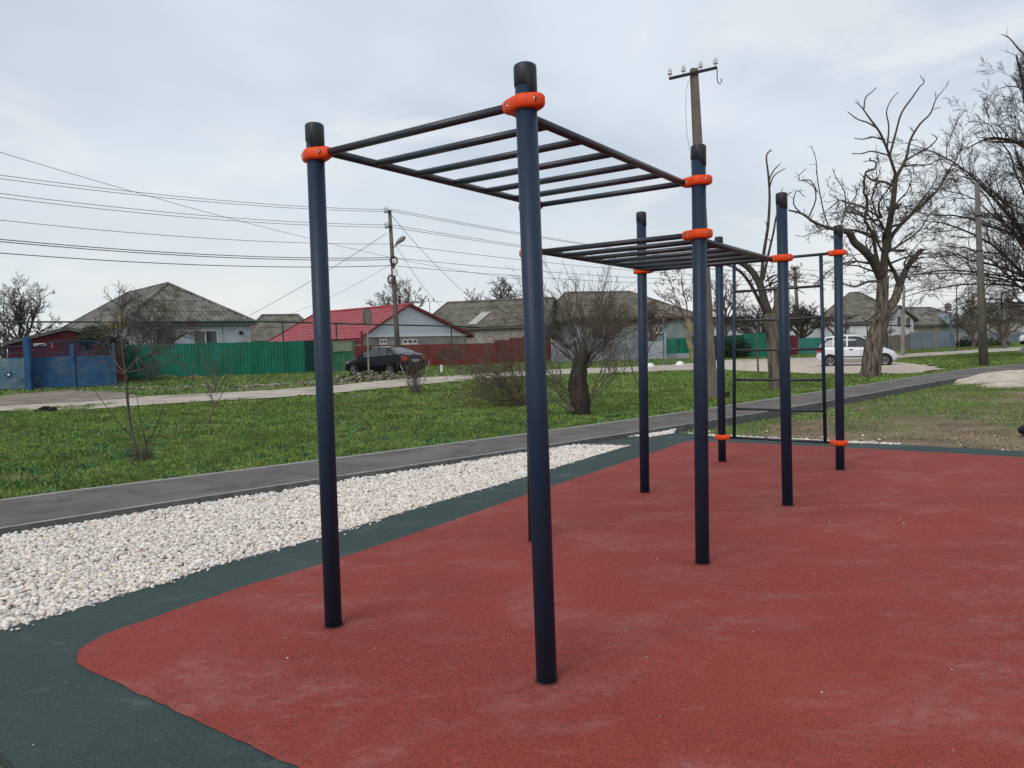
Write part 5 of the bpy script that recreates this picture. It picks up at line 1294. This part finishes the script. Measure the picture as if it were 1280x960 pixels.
# bramble leaning left of it
b = G(655, 508, .03); Y0 = b.y; T = Tree(44, .0042); R = T.r
for i in range(64):
    p0_ = Vector((b.x + R.gauss(0, .12), Y0 + R.gauss(0, .15), b.z - .02)); a = R.uniform(-1.5, .25)
    T.grow(p0_, (a, R.uniform(-.5, .5), R.uniform(.45, 1.3)), R.uniform(1.2, 2.4), R.uniform(.006, .012), 1, 3, .14, .0, 6, .4, (20, 50), nseg=8, sag=.1)
T.done('bramble_bush', 'purplish tangled bare bush leaning left behind the front post', b, M_twigr, M_twigr, 'bush')
b = G(612, 492, .03); T = Tree(45, .0042); R = T.r
for i in range(22):
    p0_ = Vector((b.x + R.gauss(0, .2), b.y + R.gauss(0, .2), b.z - .02)); a = R.uniform(-.9, .7)
    T.grow(p0_, (a, R.uniform(-.5, .5), R.uniform(.5, 1.15)), R.uniform(1.1, 1.9), R.uniform(.006, .011), 1, 3, .15, .0, 6, .4, (20, 50), nseg=7, sag=.08)
T.done('bramble_bush', 'purplish twiggy bush in front of the brick red arched gate', b, M_twigr, M_twigr, 'bush')

# sapling nearest the path at left
b = G(175, 578, .03); Y0 = b.y; U = Y0/950; T = Tree(55, .0040); R = T.r
T.limb(L2(Y0, (174,580), (168,552), (163,530), (160,505), (158,480), (157,464)), .022, .017, nch=3, maxlev=2, clen=.5, mb=T.tr, sides=8)
T.limb(L2(Y0, (157,466), (153,440), (152,415), (153,395), (152,380)), .017, .004, nch=18, maxlev=3, clen=1.15, ratio=.45)
T.limb(L2(Y0, (157,467), (168,452,-.1), (180,446,-.2), (196,440,-.2), (212,424,-.3)), .016, .004, nch=18, maxlev=3, clen=1.15, ratio=.45)
T.limb(L2(Y0, (158,468), (146,455,.1), (138,440,.2), (133,420,.2), (124,404,.2)), .012, .003, nch=18, maxlev=3, clen=.9, ratio=.42)
T.limb(L2(Y0, (164,462), (174,440,.1), (180,420,.2), (186,398,.2)), .011, .003, nch=18, maxlev=3, clen=.9, ratio=.42)
T.limb(L2(Y0, (160,470), (148,482,-.1), (135,470,-.2), (124,455,-.2)), .007, .003, nch=3, maxlev=2, clen=.5)
T.limb(L2(Y0, (158,466), (176,462,-.1), (195,455,-.2), (222,452,-.3)), .010, .003, nch=10, maxlev=3, clen=.9, ratio=.42)
T.limb(L2(Y0, (157,468), (143,462,.1), (128,452,.1), (112,440,.2)), .009, .003, nch=9, maxlev=3, clen=.8, ratio=.42)
T.limb(L2(Y0, (164,545), (150,530,-.1), (136,512,-.2), (118,488,-.2), (96,452,-.3)), .010, .003, nch=2, maxlev=2, clen=.3)
T.done('sapling', 'tall bare sapling with spreading crown in front of the blue gate', b, M_bark_mid, M_bark_mid, 'tree')
for lab, pts, r0 in (('dark forked shoot beside the tall sapling', [((179,580),(182,562),(181,548),(176,528),(171,495)), ((182,554),(191,542),(198,525),(207,502))], .013),):
    b2 = G(179, 580, .03); T = Tree(56, .002)
    for j, q in enumerate(pts): T.limb(L2(b2.y, *q), r0*(1-.25*j), .004, nch=3, maxlev=2, clen=.25)
    T.done('sapling', lab, b2, M_bark2, M_bark2, 'tree')
def tuft(label, px, py, n, h, spread, m, seed, rad=.10, cat='shrub', name='dry_tuft', rr=.0028):
    b = G(px, py, .03); T = Tree(seed, rr*.6); R = T.r
    for i in range(n):
        p0_ = Vector((b.x + R.gauss(0, rad), b.y + R.gauss(0, rad), b.z - .01)); T.grow(p0_, (R.gauss(0, spread), R.gauss(0, spread), 1), h*R.uniform(.5, 1.2), rr, 1, 2, .1, 0, 3, .4, (15, 40), nseg=5)
    return T.done(name, label, b, m, m, cat, crown='stems')
tuft('dry brownish tuft at the foot of the tall sapling', 176, 578, 90, .30, .22, M_bark_mid, 60)
# thin sapling by the road
b = G(262, 531, .03); T = Tree(57, .0034); R = T.r; Y0 = b.y
T.limb(L2(Y0, (259,533), (264,518), (268,506), (264,496), (257,478)), .017, .007, nch=5, maxlev=3, clen=.6)
T.limb(L2(Y0, (267,506), (275,497), (284,480), (290,466)), .010, .004, nch=6, maxlev=3, clen=.6)
T.limb(L2(Y0, (266,503), (264,485), (268,465), (272,450)), .008, .003, nch=6, maxlev=3, clen=.6)
for i in range(12): T.grow(AT(266 + R.uniform(-2, 8), 500 - R.random()*12, Y0), (R.gauss(0, .35), R.gauss(0, .3), 1), R.uniform(.7, 1.25), .0045, 1, 3, .1, .02, 4, .4, (12, 35))
T.done('sapling', 'thin reddish stemmed sapling standing near the middle of the green fence', b, M_twigr, M_twigg, 'tree')
tuft('small dry tuft left of the thin sapling', 252, 533, 26, .28, .35, M_twigr, 61, .1)
# bush at the road corner near the black car
b = G(519, 491, .03); T = Tree(58, .0045); R = T.r; Y0 = b.y
T.limb(L2(Y0, (520,493), (519,478), (522,466), (518,452)), .035, .012, nch=6, maxlev=3, clen=.9)
T.limb(L2(Y0, (516,491), (510,480), (504,462), (500,450)), .016, .007, nch=3, maxlev=2, clen=.5)
for i in range(26): T.grow(Vector((b.x + R.gauss(0, .1), b.y + R.gauss(0, .1), b.z)), (R.gauss(0, .28), R.gauss(0, .3), 1), R.uniform(.9, 1.7), .006, 1, 3, .1, .02, 5, .4, (12, 38))
T.done('roadside_bush', 'upright bare bush with thick foot right of the black sedan', b, M_bark_mid, M_twigg, 'bush')
tuft('dense dry tuft wrapped round the foot of the upright bush', 521, 493, 110, .42, .14, M_twigg, 62, .12)
mb = MB()
for q in (((511,488),(505,470),(499,452)), ((528,487),(532,470),(537,450))):
    pass
for q, lab in ((((516,489),(508,473),(500,456)), 'left pale stick propped against the upright bush'), (((527,489),(532,470),(537,451)), 'right pale stick leaning beside the upright bush')):
    mb = MB(); P_ = L2(b.y - .1, *q); mb.tube(P_, .011, 6); tag(mb.build('stick', M_bark_pale, smooth=True, origin=P_[0]), lab, 'stick')
tuft('tiny seedling alone on the lawn left of the front post', 483, 512, 7, .55, .22, M_twigr, 63, .02, 'seedling', 'seedling', .004)
tuft('low weedy twigs along the lawn behind the first post', 560, 500, 30, .25, .4, M_twigg, 66, .25)
# sapling partly behind frame posts
b = G(800, 480, .03); T = Tree(59, .004); R = T.r; Y0 = b.y
T.limb(L2(Y0, (797,482), (804,462), (810,440), (817,424), (820,405)), .035, .010, nch=7, maxlev=3, clen=1.2)
T.limb(L2(Y0, (797,480), (788,455), (783,430), (781,405)), .025, .008, nch=7, maxlev=3, clen=1.2)
T.done('sapling', 'bare sapling growing behind the second back post of the frame', b, M_bark_mid, M_twigr, 'tree')
b = G(779, 470, .03); T = Tree(159, .004); R = T.r; Y0 = b.y
for i in range(14): T.grow(Vector((b.x + R.gauss(0, .5), b.y + R.gauss(0, .3), b.z)), (R.gauss(0, .35), R.gauss(0, .3), 1), R.uniform(1.2, 2.4), .012, 1, 3, .13, .02, 5, .4, (15, 40))
T.done('roadside_bush', 'loose bare bush at the road edge right of the stump', b, M_twigr, M_twigr, 'bush')
# staked young tree
b = G(944, 467, .03); T = Tree(64, .004); R = T.r; Y0 = b.y; U = Y0/950
T.limb(L2(Y0, (948,468), (947,450), (946,432), (946,417)), .045, .035, nch=0, mb=T.tr)
for q in (((946,419),(938,411),(928,408),(918,404)), ((946,418),(941,408),(936,400),(930,392)), ((946,418),(952,410),(958,402),(962,392)), ((946,418),(947,408),(950,398),(948,385))): T.limb(L2(Y0, *q), .022, .006, nch=6, maxlev=2, clen=1.0)
T.done('young_tree', 'young tree with slim straight trunk in front of the emerald fence', b, M_twigg, M_twigg)
# tree with brown seed pods
b = G(866, 453, .03); Y0 = b.y; U = Y0/950; T = Tree(65, .013); R = T.r
T.limb(L2(Y0, (868,455), (865,440), (861,425), (862,410), (859,398)), 4.0*U, 3.0*U, nch=0, mb=T.tr, sides=10)
for q in (((860,402),(850,385),(842,365),(836,345)), ((860,400),(858,380),(853,360),(852,340)), ((861,404),(868,385),(872,365),(876,345)), ((860,412),(846,398),(834,390),(822,386)), ((862,410),(848,385),(830,372),(822,360))): T.limb(L2(Y0, *q), .06, .012, nch=9, maxlev=3, clen=3.2, wob=.2, spread=(25, 60))
tree_ = T.done('tree', 'bare tree with yellow lichen trunk and hanging brown seed pods', b, M_bark_y, M_twigr)
r = np.random.RandomState(3)
def leafcloud(name, centers, n, size, col, parent, seed=1, var=.4, m=None):
    """centers: list of (x,y,z,rx,ry,rz)"""
    r = np.random.RandomState(seed); C = np.array(centers); k = r.randint(0, len(C), n); u = r.normal(0, 1, (n, 3)); u /= np.linalg.norm(u, axis=1)[:, None]; u *= (r.rand(n, 1)**.45)
    P = C[k, :3] + u*C[k, 3:]; a = r.normal(0, 1, (n, 3)); a /= np.linalg.norm(a, axis=1)[:, None]; b_ = np.cross(a, r.normal(0, 1, (n, 3))); b_ /= np.linalg.norm(b_, axis=1)[:, None]
    s_ = size*r.uniform(.5, 1.4, (n, 1)); V = np.stack([P - a*s_, P + b_*s_*.5, P + a*s_, P - b_*s_*.5], 1).reshape(-1, 3); Fc = np.arange(n*4).reshape(-1, 4)
    c = np.array(col)[None]*r.uniform(1-var, 1+var, (n, 1)); o = np_mesh(name, V, Fc, m or M_leaf, c.repeat(4, 0), 4)
    if parent: o.parent = parent; o.matrix_parent_inverse = Matrix.Translation(parent.location).inverted()
    return o
cs = []
for q in ((830,340),(838,350),(846,338),(852,352),(843,362),(858,366),(834,372),(826,352),(870,350),(850,378),(866,372),(838,388)):
    c = AT(q[0], q[1], Y0 + r.uniform(-.8, .8)); cs.append((c.x, c.y, c.z, .35, .4, .3))
leafcloud('seed_pods', cs, 420, .075, (.10, .045, .035), tree_, 4)['kind'] = 'stuff'

# background trees -------------------------------------------------
def bgtree(label, px, py_base, Y, py_top, half, seed, m=M_bark2, n=11, lev=4, trunk=.22, name='bare_tree', nch=6, low=.25, group=None, rmul=1., ratio=.5):
    b = AT(px, py_base, Y); b.z = gzf(b.x, Y); top = AT(px, py_top, Y).z; H = top - b.z; Wd = half*Y/950; T = Tree(seed, .012*rmul*Y/60); R = T.r
    T.tr.tube([b + Vector((0,0,-.2)), b + Vector((R.uniform(-.2,.2), 0, H*low*.6)), b + Vector((R.uniform(-.3,.3), 0, H*low))], [trunk, trunk*.8, trunk*.65], 9, cap=False); c0 = b + Vector((0, 0, H*low*.92))
    for i in range(n):
        a = -1 + 2*(i + R.random())/n; e = (1 - abs(a)**1.8); tgt = Vector((a*Wd*R.uniform(.85, 1.05), R.uniform(-.7, .7)*Wd, H*(1-low)*(.35 + .62*e)*R.uniform(.85, 1.05)))
        s0 = c0 + Vector((0, 0, R.uniform(-.2, .35)*H*.3)); L_ = tgt.length
        T.limb([s0, s0 + tgt*.4 + Vector((0, 0, L_*.07)), s0 + tgt*.75 + Vector((0, 0, L_*.03)), s0 + tgt], trunk*.42*rmul, .02, nch=nch+3, maxlev=lev, clen=L_*.8, ratio=.47, wob=.2, spread=(22, 60), wig=L_*.02)
    return T.done(name, label, b, M_bark2 if m is M_bark2 else m, m, group=group)
bgtree('dense dark bare tree above the blue wicket gate', 30, 455, 58, 357, 46, 101, n=11, nch=7)
bgtree('reddish low bare tree at the left edge in front of the dark one', 5, 462, 46, 396, 40, 102, M_twigr, n=9, low=.2, nch=6)
bgtree('bare tree rising behind the crimson roof and lamp pole', 500, 432, 68, 347, 36, 103, M_twigg, n=10, low=.45, trunk=.25)
bgtree('rounded bare tree behind the ridge of the long grey house', 632, 420, 86, 353, 22, 104, M_bark2, n=9, low=.5)
bgtree('low wide bare tree peeking over the left end of the long grey roof', 596, 420, 92, 367, 20, 105, M_twigr, n=7, low=.5, nch=5)
bgtree('grey bare tree between the long green fence and the bluish house', 205, 470, 46.5, 372, 52, 106, M_twigg, n=11, low=.25, trunk=.14, rmul=.8)
bgtree('slender bare tree behind the dark overgrown fence', 905, 440, 66, 352, 34, 107, M_twigg, n=9, low=.35)
bgtree('dense thicket tree above the emerald fence', 950, 440, 64, 383, 44, 108, M_bark2, n=13, low=.3, nch=7)
bgtree('dense dark thicket tree around the far power pole', 1005, 440, 70, 380, 42, 109, M_bark2, n=14, low=.3, nch=7)
bgtree('small bare tree against the white hipped house', 1046, 440, 66, 392, 18, 110, M_twigr, n=7, low=.35, nch=5)
bgtree('bare tree left of the tall bare pole in front of the grey hipped roof', 1216, 440, 66, 372, 34, 111, M_twigg, n=10, low=.25, nch=6)
bgtree('light grey bare tree just right of the tall bare pole', 1255, 438, 62, 372, 34, 112, M_twigg, n=11, low=.22, nch=6)
bgtree('bare tree at the extreme right behind the minivan', 1300, 436, 84, 360, 40, 113, M_bark2, n=11, low=.3)
bgtree('reddish twiggy tree growing over the eaves of the grey green house', 752, 445, 62, 372, 36, 114, M_twigr, n=9, low=.3, nch=5)
bgtree('bare bush tree behind the brick red fence near its middle', 563, 462, 52, 432, 24, 115, M_twigg, n=12, low=.12, trunk=.08, nch=5, name='bare_bush', rmul=.7)
bgtree('young bare tree beside the slender lamp post', 1105, 440, 62, 396, 16, 116, M_twigg, n=6, low=.4, nch=4)
bgtree('wiry bare tree behind the pale sheet fence', 815, 446, 64, 380, 26, 117, M_twigr, n=8, low=.3, nch=5)
# ivy on the shed, ochre creeper, hedge
def bush(label, cs_px, n, size, col, seed, name='evergreen_bush', cat='bush'):
    cs = []
    for (x_, y_, Y, rw, rh) in cs_px:
        c = AT(x_, y_, Y); cs.append((c.x, c.y, c.z, rw, rw*.7, rh))
    base = Vector((cs[0][0], cs[0][1], gzf(cs[0][0], cs[0][1]))); root = empty(name, base, label, cat)
    T = Tree(seed, .005); 
    for c in cs:
        for k in range(5): T.limb([base + Vector((T.r.uniform(-.2, .2), 0, -.05)), base.lerp(Vector(c[:3]), .6) + Vector((T.r.uniform(-.3, .3), 0, 0)), Vector(c[:3]) + Vector((T.r.uniform(-1, 1)*c[3], 0, T.r.uniform(-.5, 1)*c[5]))], .02, .006, nch=3, maxlev=2, clen=.5, sides=5)
    mb = T.br; mb.build('stems', M_bark2, root); leafcloud('foliage', cs, n, size, col, root, seed); return root
bush('dark glossy creeper hanging over the right end of the red shed', [(112,420,37.6,.7,.5), (124,424,37.5,.9,.7), (137,432,37.6,.8,.9), (104,428,37.4,.5,.4), (146,440,37.6,.45,1.1)], 2600, .06, (.035, .045, .02), 201, 'creeper', 'creeper')
bush('ochre leafed creeper above the gap between shed and green fence', [(141,412,38.2,.45,.6), (150,404,38.3,.35,.5), (132,410,38.2,.5,.35)], 900, .05, (.30, .22, .10), 202, 'creeper', 'creeper')
bush('dark evergreen bush at the foot of the overgrown fence', [(903,436,57,1.2,.9), (918,440,57,1.1,.7), (926,436,57,.8,.9)], 2400, .09, (.02, .05, .022), 203)
bush('dark round evergreen bush in front of the low grey concrete fence', [(1210,430,72,.9,.8), (1203,432,72,.7,.6), (1216,433,72,.8,.5)], 1400, .09, (.02, .045, .022), 204)
bush('olive green bush between the tall bare pole and the right edge', [(1240,430,72,1.3,.6), (1248,431,72,1.2,.5)], 1400, .09, (.06, .075, .03), 205)
bush('thin greenish shrub below the brown eaves of the grey green house', [(765,400,64,1.6,1.2), (778,392,64,1.2,1.0), (752,404,64,1.0,.8)], 1000, .09, (.12, .13, .055), 206)
bush('low straw coloured heap against the green fence', [(243,474,43,.75,.22), (234,476,43,.5,.15), (250,476,43,.4,.15)], 1500, .06, (.42, .28, .15), 207, 'straw_heap', 'heap')
bush('yellow green weeds left of the straw coloured heap', [(208,473,43.5,.6,.22), (217,475,43,.5,.2)], 900, .06, (.22, .24, .09), 208, 'weeds', 'weeds')
bush('dark tangle of dead weeds near the end of the blue gate', [(180,478,42,1.0,.3), (165,478,42,.6,.35), (194,479,41.5,.8,.25)], 1300, .05, (.055, .04, .03), 209, 'weeds', 'weeds')

# ------------------------------------------------------------------ rubble, sand, small things
def rocks(name, label, pxs, n, smin, smax, seed, spread=.25, m=M_rock, tone=(.45, .42, .37), cat='stones', stuff=True, pile=0):
    r = np.random.RandomState(seed); P = np.array([tuple(G(a, b_, .03)) for a, b_ in pxs]); t = r.uniform(0, len(P)-1.001, n); i = t.astype(int); f = (t-i)[:, None]
    q = P[i]*(1-f) + P[i+1]*f; q[:, 0] += r.normal(0, spread, n); dpt = r.normal(0, spread*1.6, n); q[:, 1] += dpt
    s_ = r.uniform(smin, smax, n)**1.0; q[:, 2] = gz(q[:, 0], q[:, 1]) + s_*.3 + pile*np.exp(-(dpt/(spread*1.6+1e-6))**2)*np.sin(np.clip(t/(len(P)-1), 0, 1)*PI)*r.rand(n)
    c = np.array(tone)[None]*r.uniform(.45, 1.25, (n, 1)); c[r.rand(n) < .25] *= .45
    o = stones(name, q, s_, m, c, .6, .3, seed=seed); return tag(o, label, cat, kind='stuff')
rocks('rubble', 'broken stones strewn along the verge below the green fence', [(195,484),(240,484),(290,484),(340,482),(400,478)], 240, .025, .09, 301, .5, tone=(.36, .33, .28))
rocks('rubble', 'heap of rubble and clods around the foot of the round road sign', [(415,480),(440,478),(462,475),(485,474),(500,474)], 420, .025, .105, 302, .55, tone=(.27, .225, .17), pile=.38)
rocks('rubble', 'small stones along the verge before the blue gate', [(150,484),(175,485),(200,485)], 90, .03, .08, 303, .3, tone=(.3, .27, .22))
# dark clod beside the road
b = G(57, 514.5, .03); r = np.random.RandomState(9)
o = stones('earth_clod', np.array([[b.x + q[0], b.y + q[1], b.z + q[2]] for q in ((0,0,.06),(-.16,.02,.04),(.15,.0,.05),(.3,.02,.02),(-.28,0,.01),(.05,.05,.1))]), np.array([.14,.12,.13,.09,.08,.09]), M_rock, np.array([[.03,.022,.018]]*6), .7, .35, seed=12); tag(o, 'dark clod of earth at the near edge of the dirt road', 'earth clod')
# sand heap right of the path
def heap(name, label, px, py, rx, ry, h, m, seed, cat='heap', rot=0):
    b = G(px, py, -.03); n = 26; k = 40; vs = []; fs = []
    for i in range(n+1):
        q = i/n
        for j in range(k):
            a = 2*PI*j/k; rr = q*(1 + .18*math.sin(3*a+seed) + .1*math.sin(7*a+seed*2)); x_ = b.x + rx*rr*math.cos(a); y_ = b.y + ry*rr*math.sin(a)
            z_ = gzf(x_, y_) - .02 + h*(math.cos(min(q, 1)*PI)*.5+.5)*(.6+.8*float(fbm(x_*1.7+seed, y_*1.7))) + .05*(float(fbm(x_*5, y_*5))-.5)*(1-q)
            vs.append((x_, y_, z_))
    for i in range(n):
        for j in range(k): j2 = (j+1) % k; fs.append((i*k+j, i*k+j2, (i+1)*k+j2, (i+1)*k+j))
    mb = MB(); mb.add(vs, fs); return tag(mb.build(name, m, smooth=True, origin=b), label, cat)
heap('sand_heap', 'pale sand heap spilled right of the path beyond the bare lawn', 1272, 475, 2.9, 1.8, .34, M_sand, 1.3)
heap('sand_heap', 'flat pale sand spill at the right edge beside the larger sand heap', 1300, 480, 2.2, 1.5, .22, M_sand, 2.9)
a, b = G(1232, 473.5, .02), G(1243, 475.5, .02); mb = MB(); mb.tube([a, b], .07, 10); tag(mb.build('pipe_offcut', M_black, origin=a), 'short black pipe offcut lying at the foot of the sand heap', 'pipe')
b = G(1285, 546, -.03); mb = MB(); mb.lathe(b + Vector((0, 0, .0)), [(.05,0),(.13,.02),(.16,.07),(.13,.13),(.07,.17),(.03,.19),(.035,.22)], 16, Matrix.Rotation(.35, 3, 'Y')); o = mb.build('black_bag', M_black, smooth=True, origin=b); tag(o, 'small knotted black plastic bag at the right edge of the soil', 'bag')
a = G(1262, 530, -.02); mb = MB(); mb.tube([a + Vector((0,0,.05)), a + Vector((.5,.1,.1))], .006, 5); tag(mb.build('stick', M_bark2, origin=a), 'thin dark stick beside the black bag', 'stick')
# old stub post near the concrete pole
b = G(909, 498, .03); mb = MB(); mb.tube([b + Vector((0,0,-.1)), b + Vector((.01,0,.08)), b + Vector((0,0,.17))], [.075, .065, .06], 9); tag(mb.build('wooden_stub', M_barkd, origin=b), 'short brown wooden stub beside the leaning concrete pole', 'stump')
# clods along the soil edge at right
rocks('soil_clods', 'dark soil clods along the far right edge of the rubber', [(1190,559),(1215,559.5),(1240,561),(1290,563)], 60, .012, .035, 305, .08, tone=(.06, .045, .035), cat='soil')
# low white marker post by the red fence
b = G(552, 466, .03); mb = MB(); mb.box((b.x, b.y, b.z+.2), (.12, .12, .42)); tag(mb.build('marker_post', M_white, origin=b, bevel=.01), 'low white marker post on the verge before the red fence', 'post')

# ------------------------------------------------------------------ camera, light, render
cam = bpy.data.cameras.new('camera'); co = bpy.data.objects.new('camera', cam); COL.objects.link(co); scn.camera = co
cam.sensor_width = 36; cam.sensor_fit = 'HORIZONTAL'; cam.lens = 36 * F / 1280; cam.clip_end = 6000; cam.clip_start = .05
fwd = Vector((0, cP, -sP)); R0 = Vector((1, 0, 0)); U0 = Vector((0, sP, cP))
rt = R0*cR - U0*sR; upv = R0*sR + U0*cR
Mx = Matrix((rt, upv, -fwd)).transposed().to_4x4(); Mx.translation = Vector((0, 0, CAMH)); co.matrix_world = Mx
SUN_EL, SUN_AZ = math.radians(42), math.radians(215)
sd = bpy.data.lights.new('sun', 'SUN'); sd.energy = 1.4; sd.angle = math.radians(35); sd.color = (1, .965, .92)
so = bpy.data.objects.new('sun', sd); COL.objects.link(so)
v = Vector((math.sin(SUN_AZ)*math.cos(SUN_EL), math.cos(SUN_AZ)*math.cos(SUN_EL), math.sin(SUN_EL)))
so.rotation_euler = v.to_track_quat('Z', 'Y').to_euler(); so.location = v * 50
w = bpy.data.worlds.new('World'); scn.world = w; w.use_nodes = True; nt = w.node_tree; N = nt.nodes; Lk = nt.links
bg = N['Background']; bg.inputs['Strength'].default_value = .1
sky = N.new('ShaderNodeTexSky'); sky.sky_type = 'NISHITA'; sky.sun_disc = False; sky.sun_elevation = SUN_EL; sky.sun_rotation = SUN_AZ; sky.dust_density = 3; sky.air_density = 1.2
tc = N.new('ShaderNodeTexCoord')
def vmath(op, a, b=None, sc=None):
    n = N.new('ShaderNodeVectorMath'); n.operation = op; Lk.new(a, n.inputs[0])
    if b is not None:
        if isinstance(b, tuple): n.inputs[1].default_value = b
        else: Lk.new(b, n.inputs[1])
    return n
sepd = N.new('ShaderNodeSeparateXYZ'); Lk.new(tc.outputs['Generated'], sepd.inputs[0])
def math_(op, a, b):
    n = N.new('ShaderNodeMath'); n.operation = op
    for i, k in enumerate((a, b)):
        if isinstance(k, (int, float)): n.inputs[i].default_value = k
        else: Lk.new(k, n.inputs[i])
    return n.outputs[0]
zc = math_('ADD', math_('MAXIMUM', sepd.outputs[2], 0.0), .16)
comb = N.new('ShaderNodeCombineXYZ'); Lk.new(math_('DIVIDE', sepd.outputs[0], zc), comb.inputs[0]); Lk.new(math_('DIVIDE', sepd.outputs[1], zc), comb.inputs[1])
def wnoise(sc, det, rg, off, dist=0):
    mp = N.new('ShaderNodeMapping'); mp.inputs['Location'].default_value = off; mp.inputs['Scale'].default_value = (1, .8, 1); Lk.new(comb.outputs[0], mp.inputs[0])
    n = N.new('ShaderNodeTexNoise'); n.inputs['Scale'].default_value = sc; n.inputs['Detail'].default_value = det; n.inputs['Roughness'].default_value = rg; n.inputs['Distortion'].default_value = dist
    Lk.new(mp.outputs[0], n.inputs['Vector']); return n.outputs['Fac']
def wmr(s, a, b, c=0., d=1.):
    r = N.new('ShaderNodeMapRange'); r.interpolation_type = 'SMOOTHSTEP'; r.inputs[1].default_value = a; r.inputs[2].default_value = b; r.inputs[3].default_value = c; r.inputs[4].default_value = d; Lk.new(s, r.inputs[0]); return r.outputs[0]
def wmix(f, a, b):
    x = N.new('ShaderNodeMix'); x.data_type = 'RGBA'
    if isinstance(f, float): x.inputs[0].default_value = f
    else: Lk.new(f, x.inputs[0])
    for s_, k in ((6, a), (7, b)):
        if isinstance(k, tuple): x.inputs[s_].default_value = (*k, 1)
        else: Lk.new(k, x.inputs[s_])
    return x.outputs[2]
cloudA = wmix(wmr(wnoise(.62, 4, .5, (3.1, 1.7, 0), .5), .36, .64), (4.75, 5.45, 6.35), (6.5, 7.1, 7.75))
cloudB = wmix(wmr(wnoise(1.9, 6, .58, (8, 2, 0), .4), .48, .68, 0, .8), cloudA, (7.1, 7.4, 7.75))
cloudC = wmix(wmr(wnoise(.9, 4, .5, (1, 9, 0), .4), .5, .75, 0, .5), cloudB, (4.6, 5.15, 5.85))
hor = wmix(wmr(sepd.outputs[2], .0, .30, 1., 0.), cloudC, wmix(wmr(wnoise(.5, 4, .5, (5, 5, 0), 0), .4, .62), (6.2, 6.7, 7.05), (7.3, 7.5, 7.5)))
fin = wmix(.93, sky.outputs[0], hor)
Lk.new(fin, bg.inputs['Color'])
scn.view_settings.view_transform = 'Standard'; scn.view_settings.look = 'None'; scn.view_settings.exposure = .26; scn.view_settings.gamma = 1
scn.render.engine = 'CYCLES'
scn.cycles.max_bounces = 6; scn.cycles.use_denoising = True
scn.render.resolution_x = 1024; scn.render.resolution_y = 768
